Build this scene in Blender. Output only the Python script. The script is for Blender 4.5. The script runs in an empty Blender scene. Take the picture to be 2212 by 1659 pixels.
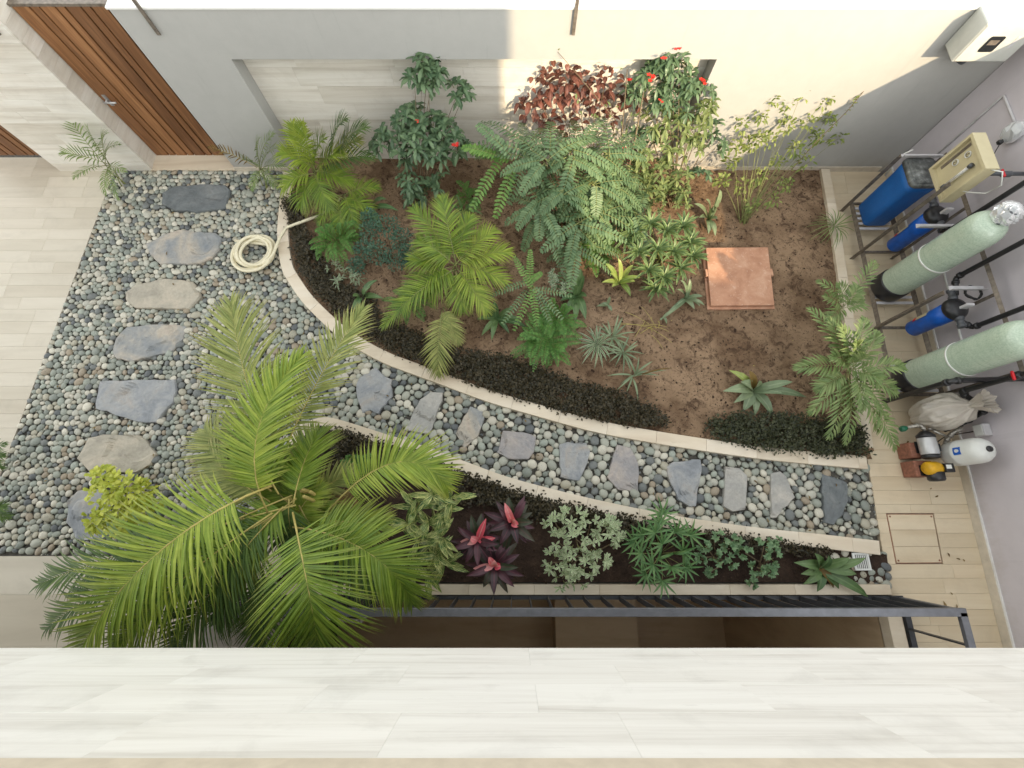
import bpy, math, random
import numpy as np
from mathutils import Vector, Matrix, noise

R = math.radians
random.seed(11)
rng = np.random.default_rng(7)
scene = bpy.context.scene
col = scene.collection

# ------------------------------------------------------------------ camera
CAM_H, TILT, FPX, CX, CY = 5.6, R(16.8), 960.0, 1106.0, 829.5
cam_d = bpy.data.cameras.new('camera')
cam_d.sensor_fit = 'HORIZONTAL'
cam_d.sensor_width = 36.0
cam_d.lens = 36.0 * FPX / 2212.0
cam_d.clip_start, cam_d.clip_end = 0.05, 400
cam = bpy.data.objects.new('camera', cam_d)
cam.location = (0, 0, CAM_H)
cam.rotation_euler = (TILT, 0, 0)
col.objects.link(cam)
scene.camera = cam

# ------------------------------------------------------------------ light
SUN = Vector((0.55, -1.0, 0.56)).normalized()
world = bpy.data.worlds.new('World')
scene.world = world
world.use_nodes = True
wn = world.node_tree.nodes
bg = wn['Background']
sky = wn.new('ShaderNodeTexSky')
sky.sky_type = 'NISHITA'
sky.sun_disc = False
sky.sun_elevation = math.asin(SUN.z)
sky.sun_rotation = math.atan2(SUN.x, SUN.y)
sky.dust_density = 1.0
sky.air_density = 3.0
sky.ozone_density = 0.6
hs_ = wn.new('ShaderNodeHueSaturation')      # hazy, whitish sky
hs_.inputs['Saturation'].default_value = .14
world.node_tree.links.new(sky.outputs[0], hs_.inputs['Color'])
world.node_tree.links.new(hs_.outputs[0], bg.inputs[0])
bg.inputs[1].default_value = 0.15
sun_d = bpy.data.lights.new('sun', 'SUN')
sun_d.energy = 2.0
sun_d.angle = R(0.8)
sun_d.color = (1.0, 0.78, 0.50)
sun = bpy.data.objects.new('sun', sun_d)
sun.rotation_euler = SUN.to_track_quat('Z', 'Y').to_euler()
sun.location = (6, -12, 14)
col.objects.link(sun)
scene.view_settings.view_transform = 'Standard'
scene.view_settings.look = 'None'
scene.view_settings.gamma = 1.0
scene.view_settings.use_curve_mapping = False
scene.view_settings.exposure = 1.68
scene.cycles.max_bounces = 8
scene.cycles.diffuse_bounces = 5
scene.cycles.use_denoising = True

# ------------------------------------------------------------------ helpers
ST, CT = math.sin(TILT), math.cos(TILT)

def P(u, v, z=0.0):
    """point of the place at height z that lies on the line of sight of a measured spot"""
    x, t = (u - CX) / FPX, (v - CY) / FPX
    s = (CAM_H - z) / (CT + t * ST)
    return Vector((x * s, s * (ST - t * CT), z))

Z1 = lambda a, b: (a * .33703, b * .33703)
Z2 = lambda a, b: (732 + a * .33703, b * .33703)
Z3 = lambda a, b: (1466.6 + a * .33703, b * .33703)
Z4 = lambda a, b: (a * .33703, 542.2 + b * .33703)
Z5 = lambda a, b: (732 + a * .33703, 542.2 + b * .33703)
Z6 = lambda a, b: (1466.6 + a * .33703, 542.2 + b * .33703)
Z7 = lambda a, b: (a * .38725, 1016.5 + b * .38725)
Z8 = lambda a, b: (732 + a * .38725, 1016.5 + b * .38725)
Z9 = lambda a, b: (1466.6 + a * .38725, 1016.5 + b * .38725)

class Acc:
    """collects triangles and quads for one mesh object"""
    def __init__(s):
        s.v, s.f, s.m, s.uv = [], [], [], []
    def vert(s, p, uv=(0.5, 0.5)):
        s.v.append((p[0], p[1], p[2])); s.uv.append(uv)
        return len(s.v) - 1
    def face(s, idx, m=0):
        s.f.append(tuple(idx)); s.m.append(m)
    def build(s, name, mats, parent=None, origin=None, smooth=True, label=None, kind=None):
        if not isinstance(mats, (list, tuple)): mats = [mats]
        o_w = Vector(origin) if origin is not None else Vector((0, 0, 0))
        if origin is None and parent is not None:
            o_w = wloc(parent)
        me = bpy.data.meshes.new(name)
        ox, oy, oz = o_w
        me.from_pydata([(a - ox, b - oy, c - oz) for a, b, c in s.v], [], s.f)
        for m in mats: me.materials.append(m)
        if len(mats) > 1: me.polygons.foreach_set('material_index', s.m)
        if smooth: me.polygons.foreach_set('use_smooth', [True] * len(s.f))
        uvl = me.uv_layers.new(name='UVMap')
        li = np.empty(len(me.loops), dtype=np.int32); me.loops.foreach_get('vertex_index', li)
        uvl.data.foreach_set('uv', np.asarray(s.uv, dtype=np.float32)[li].ravel())
        me.update()
        return link(name, me, parent, o_w, label, kind)

_w = {}
def wloc(o): return _w[o.name]
def link(name, data, parent=None, w=(0, 0, 0), label=None, kind=None):
    o = bpy.data.objects.new(name, data)
    col.objects.link(o)
    w = Vector(w); _w[o.name] = w
    if parent is not None:
        o.parent = parent
        o.location = w - wloc(parent)
    else:
        o.location = w
    if label: o['label'] = label
    if kind: o['kind'] = kind
    return o

def thing(name, label, cat, w, group=None):
    o = link(name, None, None, w, label)
    o.empty_display_size = 0.1
    o['category'] = cat
    if group: o['group'] = group
    return o

def tag(o, label, cat, group=None):
    o['label'] = label; o['category'] = cat
    if group: o['group'] = group
    return o

def struct(o):
    o['kind'] = 'structure'
    return o

def frame_of(d, up=Vector((0, 0, 1))):
    d = d.normalized()
    if abs(d.dot(up.normalized())) > .98: up = Vector((0, 1, 0)) if abs(d.y) < .9 else Vector((1, 0, 0))
    s = d.cross(up).normalized()
    return s, s.cross(d).normalized()

def box(A, c, size, m=0, rot=None, bev=0.0):
    """box, chamfered along its edges when bev > 0"""
    c = Vector(c); hx, hy, hz = size[0] / 2, size[1] / 2, size[2] / 2
    def add(p):
        p = Vector(p)
        if rot is not None: p = rot @ p
        return A.vert(c + p)
    if bev <= 0:
        i = [add((x, y, z)) for x in (-hx, hx) for y in (-hy, hy) for z in (-hz, hz)]
        for q in ((0, 1, 3, 2), (4, 6, 7, 5), (0, 4, 5, 1), (2, 3, 7, 6), (0, 2, 6, 4), (1, 5, 7, 3)):
            A.face([i[k] for k in q], m)
        return
    b = min(bev, hx * .9, hy * .9, hz * .9)
    I = {}
    for sx in (-1, 1):
        for sy in (-1, 1):
            for sz in (-1, 1):
                I[sx, sy, sz, 0] = add((sx * hx, sy * (hy - b), sz * (hz - b)))
                I[sx, sy, sz, 1] = add((sx * (hx - b), sy * hy, sz * (hz - b)))
                I[sx, sy, sz, 2] = add((sx * (hx - b), sy * (hy - b), sz * hz))
    def fc(l): A.face(l, m)
    for s in (-1, 1):
        q = [(-1, -1), (1, -1), (1, 1), (-1, 1)]
        if s < 0: q = q[::-1]
        fc([I[s, a, c_, 0] for a, c_ in q])
        fc([I[c_, s, a, 1] for a, c_ in q])
        fc([I[a, c_, s, 2] for a, c_ in q])
    for s1 in (-1, 1):
        for s2 in (-1, 1):
            l = [I[s1, s2, -1, 0], I[s1, s2, -1, 1], I[s1, s2, 1, 1], I[s1, s2, 1, 0]]; fc(l)
            l = [I[s1, -1, s2, 0], I[s1, 1, s2, 0], I[s1, 1, s2, 2], I[s1, -1, s2, 2]]; fc(l)
            l = [I[-1, s1, s2, 1], I[1, s1, s2, 1], I[1, s1, s2, 2], I[-1, s1, s2, 2]]; fc(l)
            for s3 in (-1, 1):
                fc([I[s1, s2, s3, 0], I[s1, s2, s3, 1], I[s1, s2, s3, 2]])

def tube(A, pts, r, n=8, m=0, closed=False, caps=True, taper=None):
    pts = [Vector(p) for p in pts]
    k = len(pts); rings = []
    ref = Vector((0.13, 0.21, 0.97))
    for i, p in enumerate(pts):
        a = pts[(i - 1) % k] if (closed or i > 0) else p
        b = pts[(i + 1) % k] if (closed or i < k - 1) else p
        d = (b - a)
        if d.length < 1e-7: d = Vector((0, 0, 1))
        s, u = frame_of(d, ref)
        rr = r if taper is None else r * (1 + (taper - 1) * i / max(1, k - 1))
        rings.append([A.vert(p + s * rr * math.cos(2 * math.pi * j / n) + u * rr * math.sin(2 * math.pi * j / n), (j / n, i / max(1, k - 1))) for j in range(n)])
    for i in range(k if closed else k - 1):
        a, b = rings[i], rings[(i + 1) % k]
        for j in range(n):
            A.face((a[j], a[(j + 1) % n], b[(j + 1) % n], b[j]), m)
    if caps and not closed:
        A.face(rings[0][::-1], m); A.face(rings[-1], m)

def lathe(A, base, axis, prof, n=20, m=0, mats=None):
    """prof: list of (radius, distance along axis)"""
    base, axis = Vector(base), Vector(axis).normalized()
    s, u = frame_of(axis, Vector((0, 1, .01)))
    rings = []
    for r, h in prof:
        rings.append([A.vert(base + axis * h + (s * math.cos(2 * math.pi * j / n) + u * math.sin(2 * math.pi * j / n)) * r) for j in range(n)])
    for i in range(len(rings) - 1):
        for j in range(n):
            A.face((rings[i][j], rings[i][(j + 1) % n], rings[i + 1][(j + 1) % n], rings[i + 1][j]), m if mats is None else mats[i])
    A.face(rings[0][::-1], m if mats is None else mats[0]); A.face(rings[-1], m if mats is None else mats[-1])

def prism(A, poly, z0, z1, m=0, bev=0.0, zf=None):
    """polygon (world xy) extruded from z0 to z1; upper rim chamfered"""
    n = len(poly)
    c = Vector((sum(p[0] for p in poly) / n, sum(p[1] for p in poly) / n))
    bot = [A.vert((p[0], p[1], z0)) for p in poly]
    top = [A.vert((p[0], p[1], z1 - bev + (zf(p) if zf else 0))) for p in poly]
    for i in range(n):
        A.face((bot[i], bot[(i + 1) % n], top[(i + 1) % n], top[i]), m)
    if bev > 0:
        ins = []
        for p in poly:
            d = c - Vector((p[0], p[1])); d = d / max(d.length, 1e-6) * bev * 1.3
            q = (p[0] + d.x, p[1] + d.y)
            ins.append(A.vert((q[0], q[1], z1 + (zf(q) if zf else 0))))
        for i in range(n):
            A.face((top[i], top[(i + 1) % n], ins[(i + 1) % n], ins[i]), m)
        A.face(ins, m)
    else:
        A.face(top, m)

def bez(a, b, c, t): return a * (1 - t) ** 2 + b * (2 * t * (1 - t)) + c * t ** 2
def dbez(a, b, c, t): return (b - a) * (2 * (1 - t)) + (c - b) * (2 * t)

PROF = {
    'lance': lambda t: max(.04, math.sin(math.pi * min(1, t ** .75 * .98 + .02)) ** .8),
    'strap': lambda t: max(.03, min(1, .55 + 1.6 * t) * (1 - t ** 3.2)),
    'oval': lambda t: max(.05, math.sin(math.pi * (t * .94 + .04)) ** .55),
    'obov': lambda t: max(.05, math.sin(math.pi * (t ** 1.5 * .93 + .03)) ** .7),
    'needle': lambda t: max(.03, min(1, .45 + 3 * t) * (1 - t ** 1.8)),
}
def blade(A, a, b, c, W, segs=4, fold=.22, prof='lance', m=0, up=None):
    """a leaf along the curve a-b-c, V-folded about its midrib"""
    pf = PROF[prof]; rows = []
    for i in range(segs + 1):
        t = i / segs
        p = bez(a, b, c, t); d = dbez(a, b, c, t)
        if d.length < 1e-7: d = c - a
        s, u = frame_of(d, up or Vector((0, 0, 1)))
        w = W * .5 * pf(t)
        rows.append((A.vert(p - s * w + u * w * fold * 2, (0, t)), A.vert(p, (.5, t)), A.vert(p + s * w + u * w * fold * 2, (1, t))))
    for i in range(segs):
        l0, c0, r0 = rows[i]; l1, c1, r1 = rows[i + 1]
        A.face((l0, c0, c1, l1), m); A.face((c0, r0, r1, c1), m)

def leaf_dir(A, p, d, L, W, droop=.3, segs=3, fold=.2, prof='oval', m=0):
    d = d.normalized()
    b = p + d * L * .5 + Vector((0, 0, L * droop * .25))
    c = p + d * L - Vector((0, 0, L * droop))
    blade(A, p, b, c, W, segs, fold, prof, m)

def frond(A, a, b, c, n=34, LL=.45, LW=.022, start=.16, prof='needle', segs=3, a0=68, a1=22, lift=.28, droop=.3, rach=.012, mr=1, ml=0, jit=.12, lenpow=.6, rnd=random):
    """pinnate leaf: rachis along the curve a-b-c with paired leaflets"""
    tube(A, [bez(a, b, c, i / 9) for i in range(10)], rach, 5, mr, taper=.25)
    for k in range(n):
        f = (k + .5) / n
        t = start + (1 - start) * f
        d = dbez(a, b, c, t).normalized()
        p = bez(a, b, c, t)
        s, u = frame_of(d)
        env = max(.18, math.sin(math.pi * min(1, (.12 + f * .86)))) ** lenpow
        ang = R(a0 + (a1 - a0) * f)
        for sg in (-1, 1):
            aa = ang + rnd.gauss(0, jit * .5)
            l = LL * env * (1 + rnd.gauss(0, jit * .6))
            dr = (d * math.cos(aa) + s * (sg * math.sin(aa)) + u * (lift + rnd.gauss(0, jit * .6))).normalized()
            q = p + dr * l * .55
            e = p + dr * l - Vector((0, 0, l * droop * (1 + rnd.gauss(0, .25))))
            blade(A, p, q, e, LW * (.75 + .25 * env), segs, .18, prof, ml, up=u)
    d = dbez(a, b, c, 1).normalized()
    p = bez(a, b, c, .97)
    blade(A, p, p + d * LL * .2, p + d * LL * .38 - Vector((0, 0, LL * .08)), LW, segs, .18, prof, ml)

def inpoly(x, y, poly):
    c = False; n = len(poly); j = n - 1
    for i in range(n):
        xi, yi = poly[i][0], poly[i][1]; xj, yj = poly[j][0], poly[j][1]
        if (yi > y) != (yj > y) and x < (xj - xi) * (y - yi) / (yj - yi) + xi: c = not c
        j = i
    return c

def inpoly_np(X, Y, poly):
    c = np.zeros(X.shape, bool); n = len(poly); j = n - 1
    for i in range(n):
        xi, yi = poly[i][0], poly[i][1]; xj, yj = poly[j][0], poly[j][1]
        if yi != yj:
            c ^= ((yi > Y) != (yj > Y)) & (X < (xj - xi) * (Y - yi) / (yj - yi) + xi)
        j = i
    return c

# ------------------------------------------------------------------ materials
class NT:
    def __init__(s, name):
        s.mat = bpy.data.materials.new(name); s.mat.use_nodes = True
        s.t = s.mat.node_tree; s.n = s.t.nodes
        s.b = s.n['Principled BSDF']; s.out = s.n['Material Output']
    def new(s, typ, **kw):
        n = s.n.new(typ)
        for k, v in kw.items(): setattr(n, k, v)
        return n
    def ln(s, a, b): s.t.links.new(a, b)
    def coords(s, kind='Object', scale=(1, 1, 1), offset_random=False):
        tc = s.new('ShaderNodeTexCoord'); mp = s.new('ShaderNodeMapping')
        mp.inputs['Scale'].default_value = scale
        s.ln(tc.outputs[kind], mp.inputs[0])
        if offset_random:
            oi = s.new('ShaderNodeObjectInfo'); ml = s.new('ShaderNodeVectorMath', operation='SCALE')
            cb = s.new('ShaderNodeCombineXYZ')
            s.ln(oi.outputs['Random'], cb.inputs[0]); s.ln(oi.outputs['Random'], cb.inputs[2])
            s.ln(cb.outputs[0], ml.inputs[0]); ml.inputs['Scale'].default_value = 57.0
            s.ln(ml.outputs[0], mp.inputs['Location'])
        return mp.outputs[0]
    def noise(s, vec, scale, detail=4, rough=.55, dist=0):
        n = s.new('ShaderNodeTexNoise')
        n.inputs['Scale'].default_value = scale; n.inputs['Detail'].default_value = detail
        n.inputs['Roughness'].default_value = rough; n.inputs['Distortion'].default_value = dist
        if vec is not None: s.ln(vec, n.inputs['Vector'])
        return n.outputs['Fac']
    def ramp(s, fac, stops, interp='LINEAR'):
        r = s.new('ShaderNodeValToRGB'); r.color_ramp.interpolation = interp
        e = r.color_ramp.elements
        while len(e) < len(stops): e.new(.5)
        for k, (p, c) in enumerate(stops):
            e[k].position = p; e[k].color = (*c, 1) if len(c) == 3 else c
        s.ln(fac, r.inputs[0])
        return r.outputs[0]
    def mix(s, fac, a, b, mode='MIX'):
        m = s.new('ShaderNodeMix', data_type='RGBA', blend_type=mode)
        for i, x in ((0, fac), (6, a), (7, b)):
            if isinstance(x, (int, float)): m.inputs[i].default_value = x
            elif isinstance(x, tuple): m.inputs[i].default_value = (*x, 1)
            else: s.ln(x, m.inputs[i])
        return m.outputs[2]
    def math(s, op, a, b=None):
        m = s.new('ShaderNodeMath', operation=op)
        for i, x in ((0, a), (1, b)):
            if x is None: continue
            if isinstance(x, (int, float)): m.inputs[i].default_value = x
            else: s.ln(x, m.inputs[i])
        return m.outputs[0]
    def bump(s, h, strength=.3, dist=.01):
        b = s.new('ShaderNodeBump'); b.inputs['Strength'].default_value = strength; b.inputs['Distance'].default_value = dist
        s.ln(h, b.inputs['Height']); s.ln(b.outputs[0], s.b.inputs['Normal'])
    def color(s, c):
        if isinstance(c, tuple): s.b.inputs['Base Color'].default_value = (*c, 1)
        else: s.ln(c, s.b.inputs['Base Color'])
    def set(s, rough=.6, metal=0, spec=.5):
        s.b.inputs['Roughness'].default_value = rough; s.b.inputs['Metallic'].default_value = metal
        s.b.inputs['Specular IOR Level'].default_value = spec
        return s.mat

def plain(name, c, rough=.5, metal=0, var=.15, scale=12, spec=.5, bump=0):
    n = NT(name); v = n.coords()
    f = n.noise(v, scale, 5)
    c2 = tuple(x * (1 - var) for x in c); c1 = tuple(min(1, x * (1 + var)) for x in c)
    n.color(n.ramp(f, [(.3, c2), (.7, c1)]))
    if bump: n.bump(n.noise(v, scale * 6, 4), bump, .004)
    return n.set(rough, metal, spec)

def plaster(name, c):
    n = NT(name); v = n.coords()
    big = n.noise(v, .8, 4); fine = n.noise(v, 160, 3); mid = n.noise(v, 6, 6, .65)
    base = n.ramp(big, [(.3, tuple(x * .95 for x in c)), (.7, c)])
    base = n.mix(.35, base, n.ramp(mid, [(.35, tuple(x * .9 for x in c)), (.65, tuple(min(1, x * 1.04) for x in c))]))
    sp = n.new('ShaderNodeSeparateXYZ'); n.ln(n.coords(), sp.inputs[0])
    hgt = n.math('ADD', sp.outputs[2], n.math('MULTIPLY', n.noise(n.coords('Object', (1, 1, .6)), 5, 6, .7), .55))
    base = n.mix(n.ramp(hgt, [(.25, (.45, .45, .45)), (.52, (0, 0, 0))]), base, (.30, .25, .19))
    drip = n.noise(n.coords('Object', (7, 7, .35)), 1.4, 5, .65)
    base = n.mix(n.math('MULTIPLY', n.math('GREATER_THAN', drip, .62), .10), base, tuple(x * .6 for x in c))
    n.color(base); n.bump(fine, .25, .002)
    return n.set(.85, 0, .3)

def travertine(name, lo, mid, hi, axis='X', streak=9, dark=.25, obj_var=True, vary=.12):
    """creamy stone with long streaks along one axis, offset on every slab"""
    n = NT(name)
    sc = {'X': (.5, 1, streak), 'Y': (streak, .5, 1), 'XY': (.5, streak, 1)}[axis]
    v = n.coords('Object', sc, True)
    a = n.noise(v, 1.0, 8, .62, .6)
    c = n.ramp(a, [(.28, lo), (.46, mid), (.62, hi), (.8, mid)])
    v2 = n.coords('Object', tuple(x * 3 for x in sc), True)
    b = n.noise(v2, 1.3, 6, .6, .3)
    c = n.mix(n.math('MULTIPLY', n.math('GREATER_THAN', b, .69), dark), c, tuple(x * .55 for x in lo))
    if obj_var:
        oi = n.new('ShaderNodeObjectInfo')
        c = n.mix(1.0, c, n.ramp(oi.outputs['Random'], [(0, (1 - vary, 1 - vary * 1.15, 1 - vary * 1.4)), (.5, (1 - vary * .3, 1 - vary * .3, 1 - vary * .35)), (1, (1.0, .99, .98))]), 'MULTIPLY')
    st = n.noise(n.coords('Object', (1, 1, 1), True), 2.3, 6, .7, .5)
    c = n.mix(n.math('MULTIPLY', n.math('SUBTRACT', st, .52), 1.2), c, tuple(x * .62 for x in lo))
    n.color(c); n.bump(b, .12, .002)
    return n.set(.42, 0, .4)

def leafmat(name, c1, c2, rib=None, rough=.42, trans=.22, edge=None, stripe=None, tip=None, spec=.35):
    n = NT(name)
    g = n.new('ShaderNodeNewGeometry'); oi = n.new('ShaderNodeObjectInfo')
    f = n.math('FRACT', n.math('ADD', g.outputs['Random Per Island'], oi.outputs['Random']))
    c = n.ramp(f, [(0, c1), (.55, tuple((a + b) / 2 for a, b in zip(c1, c2))), (1, c2)])
    uv = n.new('ShaderNodeUVMap'); uv.uv_map = 'UVMap'
    sp = n.new('ShaderNodeSeparateXYZ'); n.ln(uv.outputs[0], sp.inputs[0])
    acr = n.math('ABSOLUTE', n.math('SUBTRACT', sp.outputs[0], .5))
    if stripe:
        cb = n.new('ShaderNodeCombineXYZ')
        n.ln(n.math('MULTIPLY', acr, 9.0), cb.inputs[0]); n.ln(n.math('SUBTRACT', n.math('MULTIPLY', sp.outputs[1], 9.0), n.math('MULTIPLY', acr, 16.0)), cb.inputs[1]); n.ln(n.math('MULTIPLY', f, 31.0), cb.inputs[2])
        c = n.mix(n.math('GREATER_THAN', n.noise(cb.outputs[0], .9, 2), .53), c, stripe)
    if edge:
        wv = n.noise(n.coords('Object'), 40, 2)
        c = n.mix(n.math('GREATER_THAN', n.math('ADD', acr, n.math('MULTIPLY', wv, .12)), .40), c, edge)
    if tip:
        c = n.mix(n.math('MULTIPLY', n.math('POWER', sp.outputs[1], 4), n.math('ADD', n.math('MULTIPLY', n.math('GREATER_THAN', n.math('FRACT', n.math('MULTIPLY', f, 7.7)), .6), .5), .45)), c, tip)
    if rib:
        c = n.mix(n.math('MULTIPLY', n.math('LESS_THAN', acr, .07), .6), c, rib)
    nz = n.noise(n.coords('Object'), 14, 4)
    c = n.mix(.5, c, n.mix(1.0, c, n.ramp(nz, [(.3, (.6, .62, .6)), (.7, (1.15, 1.15, 1.1))]), 'MULTIPLY'))
    n.color(c); n.set(rough, 0, spec)
    tr = n.new('ShaderNodeBsdfTranslucent'); n.ln(n.mix(1.0, c, (1.0, 1.0, .55), 'MULTIPLY'), tr.inputs[0])
    ms = n.new('ShaderNodeMixShader'); ms.inputs[0].default_value = trans
    n.ln(n.b.outputs[0], ms.inputs[1]); n.ln(tr.outputs[0], ms.inputs[2]); n.ln(ms.outputs[0], n.out.inputs[0])
    return n.mat

M = {}
M['wall'] = plaster('grey_plaster', (.415, .415, .40))
M['wall_r'] = plaster('lilac_plaster', (.56, .525, .555))
M['white'] = plaster('white_plaster', (.80, .80, .78))
M['trav'] = travertine('travertine_wall', (.52, .48, .42), (.66, .63, .57), (.74, .72, .67))
M['trav_h'] = travertine('travertine_front', (.58, .565, .54), (.735, .73, .715), (.795, .795, .785), streak=11, vary=.035)
M['pave'] = travertine('paving_stone', (.50, .45, .365), (.545, .495, .405), (.585, .535, .445), 'XY', 4, .03)
M['pave_r'] = travertine('path_stone', (.58, .47, .325), (.64, .535, .38), (.68, .585, .43), 'XY', 5, .06)
M['kerb'] = travertine('kerb_stone', (.56, .46, .34), (.68, .59, .46), (.74, .66, .54), 'XY', 3, .15)
M['beige'] = plain('beige_coping', (.55, .49, .40), .6, var=.1)
M['grout'] = plain('grout', (.40, .34, .26), .9)
M['dirt'] = plain('packed_earth', (.085, .078, .066), .95, var=.4, scale=30)
M['metal'] = plain('dark_metal', (.055, .058, .066), .42, .3, .2)
M['rail'] = plain('grey_metal', (.17, .175, .195), .4, .4, .15)
M['frame'] = plain('rusty_frame', (.20, .17, .14), .55, .5, .35, 25)
M['black'] = plain('black_plastic', (.018, .018, .02), .35, 0, .3)
M['pvc'] = plain('grey_plastic_pipe', (.07, .075, .085), .4, 0, .2)
M['wplast'] = plain('white_plastic', (.66, .67, .64), .4, 0, .05)
M['steel'] = plain('steel', (.50, .50, .50), .35, .35, .1)
M['brass'] = plain('dull_pipe', (.38, .36, .32), .4, .7, .3, 40)
M['red'] = plain('red_plastic', (.55, .012, .02), .4)
M['green'] = plain('green_plastic', (.01, .12, .06), .45)
M['yellow'] = plain('yellow_paint', (.60, .33, .01), .45, 0, .2)
M['brick'] = plain('brick_red', (.26, .11, .07), .85, 0, .3, 30, bump=.3)
M['bluehouse'] = plain('blue_housing', (.005, .10, .48), .38, 0, .2)
M['glass'] = plain('dark_glass', (.012, .014, .016), .12, 0, .1)
M['panel'] = plain('cream_panel', (.52, .46, .29), .5, 0, .07, 6)
M['cable'] = plain('black_cable', (.012, .012, .012), .5)
M['conduit'] = plain('grey_conduit', (.52, .51, .52), .5)
M['hose'] = plain('cream_hose', (.72, .66, .48), .42, 0, .1, 20)
M['stem'] = plain('brown_stem', (.16, .12, .07), .8, 0, .35, 30)
M['gstem'] = plain('green_stem', (.20, .22, .07), .6, 0, .3, 20)
M['ystem'] = plain('yellow_stem', (.40, .33, .10), .6, 0, .25, 20)
M['trunk'] = plain('palm_trunk', (.26, .21, .13), .8, 0, .35, 25, bump=.4)
M['floor_low'] = travertine('lower_floor', (.42, .31, .20), (.50, .38, .25), (.55, .43, .29), 'XY', 4, .1)

n = NT('door_wood'); v = n.coords('Object', (9, 9, .55), True)
g = n.noise(v, 2.2, 8, .6, 1.2); oi = n.new('ShaderNodeObjectInfo')
c = n.ramp(g, [(.25, (.11, .048, .019)), (.5, (.215, .10, .042)), (.75, (.33, .175, .082))])
c = n.mix(1.0, c, n.ramp(oi.outputs['Random'], [(0, (.72, .66, .6)), (1, (1.25, 1.2, 1.1))]), 'MULTIPLY')
n.color(c); n.bump(g, .12, .002); M['wood'] = n.set(.42, 0, .4)

n = NT('blue_tank'); v = n.coords('Object'); f = n.noise(v, 260, 2); f2 = n.noise(v, 4, 4)
c = n.mix(.4, n.ramp(f2, [(.3, (.004, .085, .31)), (.7, (.008, .125, .42))]), n.ramp(f, [(.4, (.003, .05, .24)), (.6, (.015, .17, .5))]))
n.color(c); n.bump(f, .15, .002); M['bluetank'] = n.set(.5)

n = NT('wound_fibreglass'); v = n.coords('Object', (1, 1, 30)); f = n.noise(v, 3, 6, .7, .5)
v2 = n.coords('Object', (40, 40, 25)); f2 = n.noise(v2, 2, 3)
c = n.mix(.4, n.ramp(f, [(.3, (.29, .38, .29)), (.7, (.47, .56, .45))]), n.ramp(f2, [(.35, (.30, .39, .30)), (.65, (.52, .60, .49))]))
n.color(c); n.bump(f2, .1, .002); M['frp'] = n.set(.22, 0, .6)

n = NT('terracotta_cover'); v = n.coords('Object'); f = n.noise(v, 5, 7, .65, .4); f2 = n.noise(v, 30, 4)
c = n.ramp(f, [(.3, (.36, .175, .105)), (.52, (.47, .25, .155)), (.72, (.57, .35, .24))])
c = n.mix(n.math('MULTIPLY', n.math('GREATER_THAN', f2, .63), .35), c, (.66, .48, .38))
n.color(c); n.bump(f2, .2, .003); M['cover'] = n.set(.8)

n = NT('garden_soil'); v = n.coords('Object'); f = n.noise(v, 3, 8, .7, .3); f2 = n.noise(v, 30, 7, .72); f3 = n.noise(v, .9, 4, .6); f4 = n.noise(v, 7.5, 8, .74, .8)
c = n.ramp(f, [(.3, (.125, .075, .044)), (.5, (.22, .142, .086)), (.7, (.32, .22, .14))])
c = n.mix(n.ramp(f3, [(.44, (0, 0, 0)), (.58, (.85, .85, .85))]), c, (.38, .26, .165))
c = n.mix(n.ramp(f4, [(.39, (.8, .8, .8)), (.50, (0, 0, 0))]), c, (.075, .043, .027))
c = n.mix(n.math('MULTIPLY', n.math('LESS_THAN', f2, .41), .7), c, (.04, .023, .015))
c = n.mix(n.math('MULTIPLY', n.math('GREATER_THAN', f2, .66), .5), c, (.40, .29, .20))
n.color(c); n.bump(n.math('ADD', f2, f4), 1.0, .03); M['soil'] = n.set(.95, 0, .2)
n = NT('moist_soil'); v = n.coords('Object'); f = n.noise(v, 5, 8, .7, .3); f2 = n.noise(v, 34, 6, .7)
c = n.ramp(f, [(.3, (.022, .014, .010)), (.55, (.05, .031, .022)), (.75, (.095, .06, .04))])
c = n.mix(n.math('MULTIPLY', n.math('GREATER_THAN', f2, .64), .5), c, (.15, .10, .07))
n.color(c); n.bump(f2, .9, .02); M['soil_wet'] = n.set(.9, 0, .25)

def stone_mat(name, cols, scale=2.5):
    n = NT(name); v = n.coords('Object', (1, 1, 1), True)
    f = n.noise(v, scale, 6, .6, .8); f2 = n.noise(v, 24, 6, .7)
    k = len(cols)
    c = n.ramp(f, [(.3 + .4 * i / (k - 1), cc) for i, cc in enumerate(cols)])
    c = n.mix(.35, c, n.mix(1.0, c, n.ramp(f2, [(.3, (.55, .55, .55)), (.7, (1.3, 1.3, 1.3))]), 'MULTIPLY'))
    n.color(c); n.bump(n.math('ADD', f2, f), .5, .012)
    return n.set(.62, 0, .35)
M['slate_blue'] = stone_mat('blue_grey_slate', [(.19, .205, .22), (.25, .265, .285), (.33, .335, .335), (.36, .325, .29)])
M['slate_dark'] = stone_mat('dark_slate', [(.10, .115, .12), (.15, .165, .17), (.22, .23, .225)])
M['slate_tan'] = stone_mat('tan_slate', [(.29, .265, .22), (.40, .365, .295), (.50, .44, .35)])
M['slate_mix'] = stone_mat('mixed_slate', [(.20, .22, .24), (.28, .285, .28), (.44, .39, .32), (.40, .32, .27)], 1.6)
M['slate_grey'] = stone_mat('grey_slate', [(.29, .29, .275), (.37, .36, .335), (.46, .435, .39)])
M['slate_lilac'] = stone_mat('lilac_slate', [(.23, .235, .25), (.33, .31, .305), (.43, .375, .33)])

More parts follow.
